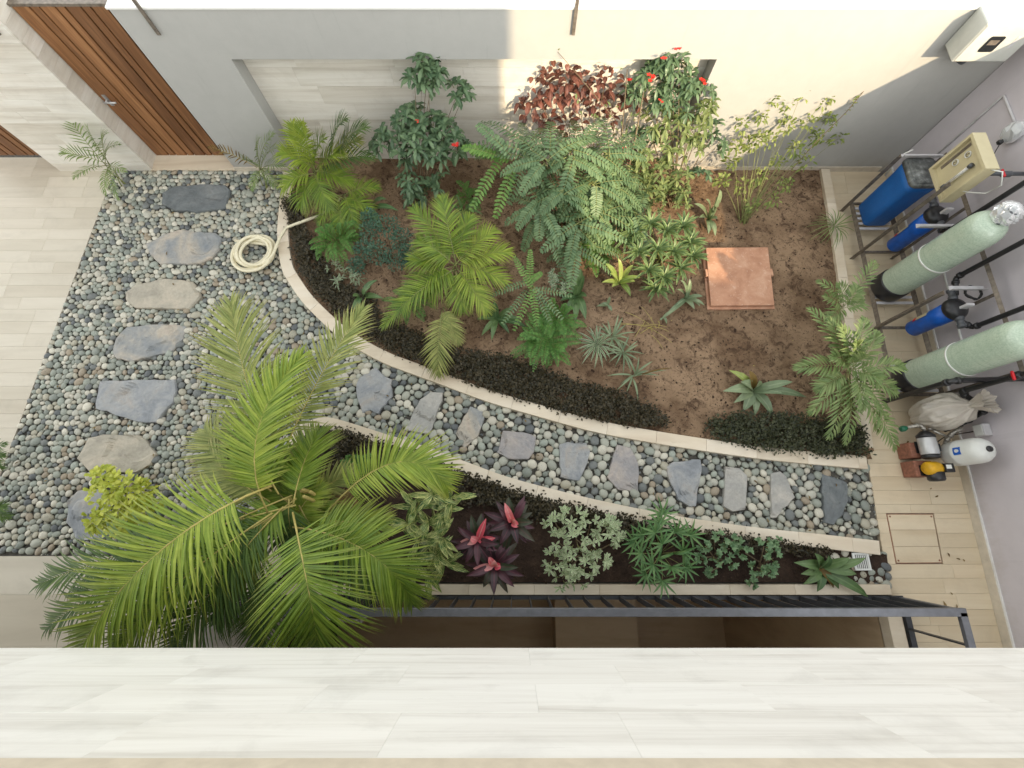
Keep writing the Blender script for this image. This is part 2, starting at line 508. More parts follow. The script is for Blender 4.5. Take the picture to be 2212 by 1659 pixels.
def pebble_mat(name, stops):
    n = NT(name)
    g = n.new('ShaderNodeNewGeometry'); oi = n.new('ShaderNodeObjectInfo')
    f = n.math('FRACT', n.math('ADD', g.outputs['Random Per Island'], n.math('MULTIPLY', oi.outputs['Random'], 7.31)))
    c = n.ramp(f, stops, 'CONSTANT')
    v = n.coords('Object'); a = n.noise(v, 45, 6, .7); b = n.noise(v, 160, 3)
    f2 = n.math('FRACT', n.math('MULTIPLY', f, 13.7))
    sp = n.math('MULTIPLY', n.math('GREATER_THAN', b, .58), n.math('MULTIPLY', n.math('GREATER_THAN', f2, .72), .6))
    c = n.mix(.5, c, n.mix(1.0, c, n.ramp(a, [(.3, (.68, .68, .68)), (.7, (1.22, 1.22, 1.2))]), 'MULTIPLY'))
    c = n.mix(sp, c, (.10, .11, .11))
    n.color(c); n.bump(a, .2, .004)
    return n.set(.5, 0, .4)
M['pebble'] = pebble_mat('river_pebbles', [(0, (.29, .31, .265)), (.1, (.38, .385, .325)), (.2, (.225, .245, .215)), (.3, (.45, .44, .375)), (.4, (.32, .33, .28)),
    (.5, (.49, .46, .385)), (.57, (.16, .17, .165)), (.66, (.40, .375, .295)), (.75, (.33, .36, .31)), (.82, (.58, .55, .46)), (.9, (.32, .265, .195)), (.95, (.11, .12, .125))])

G = {}
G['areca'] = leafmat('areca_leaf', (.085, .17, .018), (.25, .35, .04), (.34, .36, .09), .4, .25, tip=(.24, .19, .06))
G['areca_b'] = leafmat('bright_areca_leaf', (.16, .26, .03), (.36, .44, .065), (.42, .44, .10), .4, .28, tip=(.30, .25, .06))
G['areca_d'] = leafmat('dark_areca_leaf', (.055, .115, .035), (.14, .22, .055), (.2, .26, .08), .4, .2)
G['areca_dry'] = leafmat('dry_areca_leaf', (.17, .22, .055), (.36, .38, .12), (.40, .36, .13), .5, .2, tip=(.28, .20, .09))
G['brown'] = leafmat('withered_leaf', (.13, .08, .025), (.26, .17, .05), None, .6, .2)
G['parlor'] = leafmat('pale_palm_leaf', (.14, .22, .07), (.27, .34, .13), (.34, .40, .2), .4, .25)
G['jat'] = leafmat('shrub_leaf', (.06, .115, .06), (.16, .24, .125), (.2, .27, .15), .38, .15)
G['jat_s'] = leafmat('yellowing_shrub_leaf', (.12, .18, .065), (.29, .34, .13), (.3, .32, .14), .42, .25)
G['pin'] = leafmat('pinnate_leaf', (.09, .165, .075), (.19, .28, .135), (.27, .35, .19), .42, .2)
G['pin_b'] = leafmat('young_pinnate_leaf', (.11, .24, .05), (.20, .34, .08), (.28, .40, .14), .4, .25)
G['redleaf'] = leafmat('copper_red_leaf', (.085, .034, .028), (.25, .10, .075), (.34, .16, .12), .4, .22)
G['vine'] = leafmat('lime_vine_leaf', (.14, .20, .05), (.36, .41, .13), None, .45, .28)
G['bluegreen'] = leafmat('blue_green_leaf', (.04, .10, .065), (.09, .175, .11), None, .4, .12)
G['fern'] = leafmat('fern_leaf', (.08, .20, .045), (.16, .32, .075), None, .45, .28)
G['lily'] = leafmat('lily_leaf', (.07, .14, .055), (.15, .23, .09), (.2, .29, .13), .3, .15)
G['lily_l'] = leafmat('light_lily_leaf', (.20, .30, .07), (.38, .44, .13), (.42, .47, .2), .35, .25)
G['agave'] = leafmat('grey_green_leaf', (.15, .21, .12), (.25, .31, .18), (.3, .36, .23), .38, .15)
G['drac'] = leafmat('strap_rosette_leaf', (.075, .14, .055), (.18, .26, .10), None, .36, .18, edge=(.24, .31, .12))
G['varieg'] = leafmat('white_edged_leaf', (.10, .17, .08), (.19, .26, .13), None, .4, .18, edge=(.52, .55, .42))
G['ginger'] = leafmat('striped_ginger_leaf', (.035, .10, .025), (.09, .18, .04), (.3, .36, .12), .36, .15, stripe=(.62, .62, .24))
G['cord'] = leafmat('dark_purple_leaf', (.035, .022, .026), (.11, .042, .058), (.16, .05, .075), .36, .12)
G['cord_g'] = leafmat('bronze_green_leaf', (.04, .055, .03), (.07, .065, .045), (.12, .06, .05), .36, .12)
G['pink'] = leafmat('pink_leaf', (.80, .10, .15), (.92, .42, .42), (.92, .5, .48), .38, .25)
G['pale'] = leafmat('pale_edged_leaf', (.24, .34, .17), (.38, .46, .26), None, .4, .2, edge=(.62, .66, .46))
G['rhapis'] = leafmat('lady_palm_leaf', (.075, .18, .06), (.16, .28, .10), (.2, .32, .13), .4, .2)
G['succ'] = leafmat('succulent_leaf', (.11, .21, .10), (.22, .33, .17), None, .35, .12)
G['gold'] = leafmat('golden_leaf', (.38, .45, .045), (.68, .70, .13), None, .42, .28)
G['cover'] = leafmat('dark_ground_cover_leaf', (.018, .018, .009), (.085, .066, .034), None, .45, .1)
G['cover_g'] = leafmat('green_ground_cover_leaf', (.02, .026, .012), (.08, .085, .04), None, .45, .1)
M['flower'] = plain('red_petals', (.62, .03, .02), .5, 0, .2)
M['meter'] = plain('meter_case', (.50, .51, .47), .5, 0, .06)

# ================================================================== STRUCTURE
YW, YD, HW = 5.10, 5.365, 2.285          # garden wall face, door plane, wall height
def pts(lst, z=0.0): return [P(*q, z) for q in lst]

# ---- ground sheet with the light well left open
WX0, WX1, WY1, WZ = -3.49, 4.19, -0.90, -4.2
A = Acc()
for x0, x1, y0, y1 in ((-60, 60, WY1, 60), (-60, WX0, -60, WY1), (WX1, 60, -60, WY1), (WX0, WX1, -60, -3.2)):
    i = [A.vert((x0, y0, -.03)), A.vert((x1, y0, -.03)), A.vert((x1, y1, -.03)), A.vert((x0, y1, -.03))]; A.face(i)
struct(A.build('ground', M['dirt'], smooth=False))

# ---- light well below the house edge
A = Acc()
well = thing('light_well', 'sunken light well with plastered end wall below the dark railing', 'light well', (0, -1.6, WZ))
i = [A.vert(p) for p in ((WX0, -3.2, WZ), (WX1, -3.2, WZ), (WX1, WY1, WZ), (WX0, WY1, WZ))]; A.face(i)
A.build('floor', M['floor_low'], well, smooth=False)
for nm, q, m in (('end_wall', ((WX0, -3.2), (WX0, WY1)), M['white']), ('end_wall', ((WX1, WY1), (WX1, -3.2)), M['floor_low']),
                 ('side_wall', ((WX0, WY1), (WX1, WY1)), M['floor_low']), ('side_wall', ((WX1, -3.2), (WX0, -3.2)), M['floor_low'])):
    A = Acc(); (x0, y0), (x1, y1) = q
    i = [A.vert((x0, y0, WZ)), A.vert((x1, y1, WZ)), A.vert((x1, y1, -.032)), A.vert((x0, y0, -.032))]; A.face(i)
    A.build(nm, m, well, smooth=False)
A = Acc(); box(A, (WX0 + .04, -1.75, -3.05), (.05, 1.5, 2.2)); A.build('window', M['glass'], well, smooth=False)
A = Acc(); box(A, (WX0 + .08, -1.75, -1.93), (.06, 1.6, .06)); box(A, (WX0 + .08, -.98, -3.05), (.06, .06, 2.2)); box(A, (WX0 + .08, -1.75, -3.05), (.06, .05, 2.2))
A.build('window_frame', M['rail'], well, smooth=False)
A = Acc(); box(A, (1.55, -2.3, WZ + .35), (1.5, 1.7, .7)); A.build('step', M['floor_low'], well, smooth=False)  # raised block added in place of a lit patch on the well floor
# glass canopy over the lower door
can = thing('glass_canopy', 'dark glass canopy with pale chamfered frame inside the light well', 'canopy', (-2.7, -1.2, -1.9))
pl = [(-3.48, -.92), (-2.02, -.92), (-2.02, -1.22), (-2.30, -1.50), (-3.48, -1.36)]
A = Acc(); prism(A, pl, -1.93, -1.905); A.build('glass_pane', M['glass'], can, smooth=False)
A = Acc()
for k in range(1, 5):
    a, b = Vector((*pl[k], -1.9)), Vector((*pl[(k + 1) % 5], -1.9))
    if k == 4: continue
    d = b - a; box(A, (a + b) / 2, (d.length, .06, .07), rot=Matrix.Rotation(math.atan2(d.y, d.x), 3, 'Z'))
A.build('canopy_frame', M['wplast'], can, smooth=False)

# ---- back wall
wall = thing('garden_wall', 'grey rendered garden wall with long recessed stone panel, lit on its right', 'wall', (0, YW, 0))
A = Acc()
RX0, RX1, RZ = -3.26, 2.38, 1.75
XD1, XC = -4.22, 5.95
def wbox(A, x0, x1, y0, y1, z0, z1, m=0): box(A, ((x0 + x1) / 2, (y0 + y1) / 2, (z0 + z1) / 2), (x1 - x0, y1 - y0, z1 - z0), m)
wbox(A, XD1, RX0, YW, YW + .34, -.05, HW)
wbox(A, RX0, RX1, YW, YW + .34, RZ, HW)
wbox(A, RX1, XC, YW, YW + .34, -.05, HW)
wbox(A, RX0, RX1, YW + .23, YW + .34, -.05, RZ)
A.build('render', M['wall'], wall, smooth=False)
A = Acc(); wbox(A, XD1 - .02, XC, YW - .012, YW + .36, HW, HW + .02)
A.build('coping', M['white'], wall, smooth=False)
rr = random.Random(4)
rows = 7; rh = RZ / rows
for r in range(rows):
    x = RX0 + .003; first = True
    while x < RX1 - .01:
        w = rr.choice((.9, 1.2, 1.2)) if not first else rr.uniform(.3, 1.2)
        first = False
        x1 = min(x + w, RX1 - .003)
        A = Acc(); wbox(A, x + .001, x1 - .001, YW + .198 + rr.uniform(0, .003), YW + .23, r * rh + .0012, (r + 1) * rh - .0012)
        A.build('stone_tile', M['trav'], wall, smooth=False); x = x1
A = Acc(); wbox(A, 2.45, 5.6, YW - .018, YW, 0, .11); A.build('skirting', M['beige'], wall, smooth=False)
A = Acc(); wbox(A, XD1, -3.3, YW - .018, YW, 0, .10); A.build('skirting', M['beige'], wall, smooth=False)
A = Acc(); wbox(A, XD1 - 1.3, XD1, YW - .01, YD + .05, -.05, .05); A.build('door_sill', M['kerb'], wall, smooth=False)

# ---- stone-clad pillar between the doors
PX0, PX1 = -6.93, -5.50
pil = thing('gate_pillar', 'travertine clad wall pier standing between the two wooden doors', 'wall', (-6.2, YW, 0))
A = Acc(); wbox(A, PX0 + .02, PX1 - .02, YW + .02, YW + .42, -.05, HW); A.build('core', M['grout'], pil, smooth=False)
rows = 13; rh = HW / rows
for r in range(rows):
    cut = PX0 + (.45 if r % 2 else .95) + rr.uniform(-.15, .15)
    for x0, x1 in ((PX0, cut), (cut, PX1)):
        A = Acc(); box(A, ((x0 + x1) / 2, YW + .008 + rr.uniform(0, .004), (r + .5) * rh), (x1 - x0 - .002, .03, rh - .0025), bev=.0015)
        A.build('stone_tile', M['trav'], pil, smooth=False)
    A = Acc(); wbox(A, PX1 - .02, PX1 + rr.uniform(0, .002), YW + .026, YD + .04, r * rh + .001, (r + 1) * rh - .001)
    A.build('stone_tile', M['trav'], pil, smooth=False)
A = Acc(); wbox(A, PX0 - .02, PX1 + .02, YW - .03, YW + .45, HW, HW + .05); A.build('coping', M['white'], pil, smooth=False)

# ---- two wooden doors
def door(x0, x1, ztop, label, nplank, handle_x):
    t = thing('wooden_door', label, 'door', ((x0 + x1) / 2, YD, 0))
    A = Acc(); wbox(A, x0, x1, YD + .022, YD + .05, .05, ztop); A.build('backing_board', M['dirt'], t, smooth=False)
    ws = [1.35] + [(.7, 1.15)[k % 2] for k in range(nplank - 2)] + [1.45]; sc_ = (x1 - x0) / sum(ws); x = x0
    for k in range(nplank):
        w = ws[k] * sc_; a0, a1 = x, x + w; x = a1
        A = Acc(); box(A, ((a0 + a1) / 2, YD + .012, (.05 + ztop) / 2), (w - .021, .03, ztop - .052), bev=.003)
        A.build('plank', M['wood'], t, smooth=False)
    A = Acc(); wbox(A, x0 - .03, x1 + .03, YD - .01, YD + .06, ztop, ztop + .03); A.build('top_rail', M['frame'], t, smooth=False)
    if handle_x is not None:
        A = Acc(); tube(A, [(handle_x - .02, YD - .075, 1.02), (handle_x + .14, YD - .075, 1.02)], .012, 8)
        tube(A, [(handle_x + .005, YD + .005, 1.02), (handle_x + .005, YD - .075, 1.02)], .011, 8)
        box(A, (handle_x, YD - .008, 1.0), (.05, .012, .16), bev=.004)
        A.build('handle', M['steel'], t)
    return t
door(PX1 + .005, XD1 - .002, 2.14, 'tall brown plank door with steel handle in the grey garden wall', 8, PX1 + .09)
door(PX0 - 1.35, PX0 - .005, 2.14, 'brown plank door cut off by the left edge of the photo', 8, None)

# ---- metal brackets on the wall tops
for x, lab in ((.67, 'short rusty metal bracket post on the sunlit stretch of wall top'), (-3.87, 'short metal bracket post on wall top just right of wooden door'),
               (-5.62, 'short metal bracket post on the stone pier left of wooden door')):
    t = thing('bracket_post', lab, 'bracket', (x, YW - .012, 2.05), 'bracket posts along the wall top')
    A = Acc(); box(A, (x, YW - .024, 2.25), (.035, .02, .42)); A.build('bar', M['frame'], t, smooth=False)
    A = Acc(); lathe(A, (x, YW - .024, 2.46), (0, 0, 1), [(.01, 0), (.035, .02), (.045, .05), (.03, .08), (.005, .09)], 10); A.build('ball_cap', M['frame'], t)

# ---- right boundary wall
def rwx(y): return 5.5 + (y + 1.0) * (.24 / 6.1)
A = Acc(); q = [(rwx(5.09), 5.09), (rwx(-4), -4), (rwx(-4) + .3, -4), (rwx(5.09) + .3, 5.09)]
bw = thing('boundary_wall', 'lilac grey rendered boundary wall behind the water tanks', 'wall', (5.6, 2, 0))
prism(A, q, -.05, 2.54); A.build('render', M['wall_r'], bw, smooth=False)
A = Acc(); q = [(rwx(5.08), 5.08), (rwx(5.08) - .022, 5.08), (rwx(-3) - .022, -3), (rwx(-3), -3)]
prism(A, q, 0, .12); A.build('skirting', M['beige'], bw, smooth=False)
A = Acc(); prism(A, [(a[0] + (.003 if k in (0, 3) else .004), a[1]) for k, a in enumerate(q)], .1205, .135); A.build('skirting_edge', M['white'], bw, smooth=False)

# ---- house: upper storeys stand behind the camera, the stone-clad parapet hangs over the light well
FY, FZ0, FZ1 = -.76, 2.53, 3.86
house = thing('house', 'house with white travertine clad balcony parapet across the bottom', 'building', (0, -3, 0))
A = Acc(); wbox(A, -9, 3.26, FY - .25, FY - .025, FZ0, FZ1); A.build('parapet', M['grout'], house, smooth=False)
A = Acc(); wbox(A, -9, 3.26, -2.6, FY - .25, FZ0 + .002, FZ0 + .25); A.build('balcony_slab', M['white'], house, smooth=False)
A = Acc(); wbox(A, -9, 4.0, -9, -2.2, FZ0 + .25, 6.5); A.build('upper_wall', M['white'], house, smooth=False)
A = Acc(); wbox(A, -9, 3.72, -9, -3.2, -.02, FZ0); A.build('lower_wall', M['wall'], house, smooth=False)
A = Acc(); wbox(A, 4.02, 10, -8, -2.5, 0, 3.3); A.build('shade_wing', M['white'], house, smooth=False)  # unseen wing added to shade the bed; height set by where sunlight should land
A = Acc(); wbox(A, -9, 3.27, FY - .3, FY + .012, FZ1 + .002, FZ1 + .07); A.build('coping', M['beige'], house, smooth=False)
zs = [FZ0, FZ0 + .335, FZ0 + .62, FZ0 + .945, FZ1]
offs = [.10, -.55, .11, -.45]
for r in range(4):
    z0, z1 = zs[r], zs[r + 1]
    xs = [-9, 3.26]; x = offs[r]
    L = .98 if r != 1 else 1.1
    while x < 3.1: xs.append(x); x += L * rr.choice((1, 1, .9))
    x = offs[r] - L
    while x > -4.2: xs.append(x); x -= L * rr.choice((1, 1, .9))
    xs = sorted(xs)
    for x0, x1 in zip(xs[:-1], xs[1:]):
        A = Acc(); box(A, ((x0 + x1) / 2, FY - .012, (z0 + z1) / 2), (x1 - x0 - .0006, .024 + rr.uniform(0, .0008), z1 - z0 - .0006), bev=.0004)
        A.build('cladding_tile', M['trav_h'], house, smooth=False)

# ---- left paving
L0, L1 = P(237, 405), P(0, 1035)
def lx(y): return L0.x + (y - L0.y) * (L1.x - L0.x) / (L1.y - L0.y)
YB = P(100, 1200).y                       # lower end of the pebble bed
A = Acc(); prism(A, [(-12, YB), (lx(YB) - .01, YB), (lx(5.3) - .01, 5.3), (-12, 5.3)], -.05, -.008)
pav = struct(A.build('paving', M['grout'], smooth=False))
y = YD - .01; r = 0
while y > YB + .02:
    h = .185; y0 = max(y - h, YB)
    xe = lx((y + y0) / 2)
    cut = xe - rr.choice((.35, .62, .9, .75)); x1 = xe; k = 0
    while x1 > -8.6 and k < 5:
        A = Acc()
        if k == 0: prism(A, [(cut + .001, y0 + .001), (lx(y0), y0 + .001), (lx(y), y - .001), (cut + .001, y - .001)], -.03, .02 + rr.uniform(0, .001), bev=.001)
        else: prism(A, [(cut + .001, y0 + .001), (x1 - .001, y0 + .001), (x1 - .001, y - .001), (cut + .001, y - .001)], -.03, .02 + rr.uniform(0, .001), bev=.001)
        c0 = ((cut + x1) / 2, (y + y0) / 2, 0)
        A.build('paving_tile', M['pave'], pav, smooth=False)
        x1 = cut; cut -= rr.choice((.9, 1.0, .6)); k += 1
    y = y0; r += 1
# slabs along the house
BX1 = P(640, 1290).x
ys = [YB - .003, YB - .42, YB - .95, -2.6]
for r in range(3):
    xs = [-9, -7.4, -6.2 + .3 * r, -4.9 + .25 * r, BX1 if r == 0 else WX0 - .002]
    for x0, x1 in zip(xs[:-1], xs[1:]):
        A = Acc(); prism(A, [(x0 + .001, ys[r + 1] + .001), (x1 - .001, ys[r + 1] + .001), (x1 - .001, ys[r] - .001), (x0 + .001, ys[r] - .001)], -.029, .024 + rr.uniform(0, .002), bev=.001)
        A.build('paving_slab', M['pave'], pav, smooth=False)

# ---- right path
R0, R1 = P(1768, 362), P(1916, 1268)
def rx(y): return R0.x + (y - R0.y) * (R1.x - R0.x) / (R1.y - R0.y)
YK = P(1900, 1274).y
A = Acc(); prism(A, [(rx(5.09), 5.09), (rx(YK), YK), (WX1 + .16, YK), (WX1 + .16, -3), (rwx(-3) - .02, -3), (rwx(5.09) - .02, 5.09)], -.05, -.006)
path = struct(A.build('path', M['grout'], smooth=False))
MH = [P(*Z9(1158, 240), .02), P(*Z9(1420, 240), .02), P(*Z9(1472, 518), .02), P(*Z9(1212, 520), .02)]
y = 5.085; r = 0
my0, my1 = MH[3].y - .004, MH[0].y + .004
edges = [5.085]
while edges[-1] > -2.9: edges.append(edges[-1] - (.40 if edges[-1] > 4.3 else .165))
edges = sorted(set([e for e in edges if not (abs(e - my0) < .05 or abs(e - my1) < .05)] + [my0, my1]), reverse=True)
for ya, yb in zip(edges[:-1], edges[1:]):
    ym = (ya + yb) / 2
    left = (lambda t: rx(t)) if ym > YK else (lambda t: WX1 + .17)
    rows_ = []
    inm = ym < my1 and ym > my0
    s = rr.uniform(.35, .8)
    if inm:
        rows_ = [(None, 'mh0'), ('mh1', None)]
    else: rows_ = [(None, s), (s, None)]
    for a, b in rows_:
        def xa(t, a=a): 
            if a is None: return left(t) + .001
            if a == 'mh1': f = (my1 - t) / (my1 - my0); return MH[1].x + (MH[2].x - MH[1].x) * f + .006
            return left(t) + a + .001
        def xb(t, b=b):
            if b is None: return rwx(t) - .024
            if b == 'mh0': f = (my1 - t) / (my1 - my0); return MH[0].x + (MH[3].x - MH[0].x) * f - .006
            return left(t) + b - .001
        A = Acc(); prism(A, [(xa(yb), yb + .001), (xb(yb), yb + .001), (xb(ya), ya - .001), (xa(ya), ya - .001)], -.03, .02 + rr.uniform(0, .0012), bev=.001)
        A.build('paving_tile', M['pave_r'], path, smooth=False)
mh = thing('manhole_cover', 'square tiled manhole cover with rusty rim in the right path', 'manhole cover', sum(MH, Vector()) / 4)
c = sum(MH, Vector()) / 4
A = Acc(); prism(A, [tuple((c + (p - c) * .995).xy) for p in MH], -.02, .012); A.build('rim', M['brick'], mh, smooth=False)
for k in range(3):
    f0, f1 = k / 3, (k + 1) / 3
    q = []
    for fx, fy in ((.02, f1 - .003 if k < 2 else .98), (.98, f1 - .003 if k < 2 else .98), (.98, f0 + .003 if k else .02), (.02, f0 + .003 if k else .02)):
        p = (MH[0] * (1 - fx) + MH[1] * fx) * (1 - fy) + (MH[3] * (1 - fx) + MH[2] * fx) * fy; q.append((p.x, p.y))
    A = Acc(); prism(A, q, -.01, .021, bev=.001); A.build('cover_tile', M['pave_r'], mh, smooth=False)
A = Acc()
for f in ((.06, .06), (.94, .06), (.94, .94), (.06, .94)):
    p = (MH[0] * (1 - f[0]) + MH[1] * f[0]) * (1 - f[1]) + (MH[3] * (1 - f[0]) + MH[2] * f[0]) * f[1]
    A = Acc(); lathe(A, (p.x, p.y, .02), (0, 0, 1), [(.012, 0), (.010, .004), (.001, .005)], 8); A.build('bolt', M['brick'], mh)

# ---- kerbs of the planting beds
B1 = [(612, 372), Z1(1800, 1230), Z1(1775, 1480), Z4(1800, 100), Z4(1850, 200), Z4(1940, 330), Z4(2100, 490), Z5(70, 600), Z5(270, 710), Z5(420, 770), Z5(640, 850),
      Z5(950, 965), Z5(1290, 1065), Z5(1620, 1155), Z5(1900, 1210), Z5(2212, 1262), Z6(370, 1312), Z6(680, 1350), Z6(1215, 1398)]
B2 = [(575, 1250), (580, 1200), (588, 1110), (600, 1040), (618, 975), (634, 932), Z4(1930, 1110), Z4(2060, 1065), Z5(0, 1080), Z5(260, 1160), Z5(500, 1235), Z5(760, 1330), Z5(1060, 1440),
      Z5(1330, 1515), Z5(1680, 1600), Z9(0, 255), Z9(440, 318), Z9(770, 352), Z9(1120, 392)]
KH = .10
def resample(pl, step):
    out = [pl[0]]; 
    # smooth by Catmull-Rom then walk
    dense = []
    for i in range(len(pl) - 1):
        p0, p1, p2, p3 = pl[max(i - 1, 0)], pl[i], pl[i + 1], pl[min(i + 2, len(pl) - 1)]
        for k in range(10):
            t = k / 10
            dense.append(.5 * (2 * p1 + (p2 - p0) * t + (2 * p0 - 5 * p1 + 4 * p2 - p3) * t * t + (3 * p1 - p0 - 3 * p2 + p3) * t ** 3))
    dense.append(pl[-1])
    d = 0
    for a, b in zip(dense[:-1], dense[1:]):
        l = (b - a).length
        while d + l >= step:
            f = (step - d) / l; a = a + (b - a) * f; out.append(a.copy()); l = (b - a).length; d = 0
        d += l
    return out
def kerb(name, label, line, width, side, L=.62, sub=6):
    ptsw = resample([P(*q, KH) for q in line], L / sub)
    t = thing(name, label, 'kerb', (ptsw[len(ptsw) // 2].x, ptsw[len(ptsw) // 2].y, 0))
    N = []
    for i in range(len(ptsw)):
        d = ptsw[min(i + 1, len(ptsw) - 1)] - ptsw[max(i - 1, 0)]; d.z = 0; d.normalize()
        N.append(Vector((-d.y, d.x, 0)) * side)
    i = 0; gap = .0016
    while i < len(ptsw) - 1:
        j = min(i + sub, len(ptsw) - 1)
        A = Acc(); outer, inner = [], []
        for k in range(i, j + 1):
            p = ptsw[k].copy()
            if k == i and j > i: p += (ptsw[k + 1] - ptsw[k]).normalized() * gap
            if k == j: p -= (ptsw[k] - ptsw[k - 1]).normalized() * gap
            outer.append(p); inner.append(p + N[k] * width)
        zt = KH + rr.uniform(-.002, .002); b = .004; n_ = len(outer)
        def rowv(pl, z, inset): return [A.vert((p.x + N[i + q].x * inset, p.y + N[i + q].y * inset, z)) for q, p in enumerate(pl)]
        o0, o1, o2 = rowv(outer, -.04, 0), rowv(outer, zt - b, 0), rowv(outer, zt, b)
        i2, i1, i0 = rowv(inner, zt, -b), rowv(inner, zt - b, 0), rowv(inner, -.04, 0)
        rw = [o0, o1, o2, i2, i1, i0]
        for a_, b_ in zip(rw[:-1], rw[1:]):
            for q in range(n_ - 1): A.face((a_[q], a_[q + 1], b_[q + 1], b_[q]))
        for e in (0, n_ - 1): A.face([x[e] for x in rw])
        A.build('kerb_stone', M['kerb'], t, smooth=False)
        i = j
    return ptsw, [p + n_ * width for p, n_ in zip(ptsw, N)]
K1o, K1i = kerb('bed_kerb', 'long curved cream stone kerb of the upper planting bed', B1, .158, 1)
K2o, K2i = kerb('bed_kerb', 'curved cream stone kerb between lower planting bed and pebble path', B2, .158, -1)
K3o, K3i = kerb('bed_kerb', 'straight cream stone kerb beside the water tank rack', [(1774, 364), (1792, 470), (1813, 610), (1835, 760), (1866, 975)], .13, -1 if False else 1)
A = Acc()
kb = thing('bed_kerb', 'straight cream kerb of the lower bed along the dark railing', 'kerb', (1, YK, 0))
y0, y1 = P(1100, 1285, .1).y, P(1100, 1263, .1).y
x = P(590, 1275, .1).x; xe = P(1925, 1275, .1).x
while x < xe - .05:
    x1 = min(x + .74, xe)
    A = Acc(); box(A, ((x + x1) / 2, (y0 + y1) / 2, .03), (x1 - x - .002, y1 - y0, .14 + rr.uniform(0, .002)), bev=.003)
    A.build('kerb_stone', M['kerb'], kb, smooth=False); x = x1

# ---- soil
def soil(name, poly, z0, cell, amp, mat='soil'):
    xs = [p[0] for p in poly]; ys = [p[1] for p in poly]
    nx, ny = int((max(xs) - min(xs)) / cell) + 2, int((max(ys) - min(ys)) / cell) + 2
    A = Acc(); idx = {}
    def vv(i, j):
        if (i, j) not in idx:
            x, y = min(xs) + i * cell, min(ys) + j * cell
            q = Vector((x, y, 0))
            z = z0 + amp * (noise.fractal(q * 1.6, .8, 2.1, 4) + .55 * noise.fractal(q * 9, .9, 2, 3))
            idx[i, j] = A.vert((x, y, z))
        return idx[i, j]
    for i in range(nx):
        for j in range(ny):
            if inpoly(min(xs) + (i + .5) * cell, min(ys) + (j + .5) * cell, poly):
                A.face((vv(i, j), vv(i + 1, j), vv(i + 1, j + 1), vv(i, j + 1)))
    return struct(A.build(name, M[mat]))
mid = lambda a, b: [((p.x + q.x) / 2, (p.y + q.y) / 2) for p, q in zip(a, b)]
bed1 = mid(K1o, K1i) + [(rx(.9) + .05, P(1866, 985).y), (rx(3) + .09, 3), (rx(5.1) + .09, 5.09), (2.36, 5.09), (2.36, 5.34), (-3.24, 5.34)]
bed2 = mid(K2o, K2i) + [(rx(P(0, 1200).y), P(0, 1196).y), (rx(y1) - .02, y1 + .02), (P(590, 1270).x, y1 + .02)]
soil('garden_bed_soil', bed1, .055, .05, .022)
soil('lower_bed_soil', bed2, .05, .06, .02, 'soil_wet')

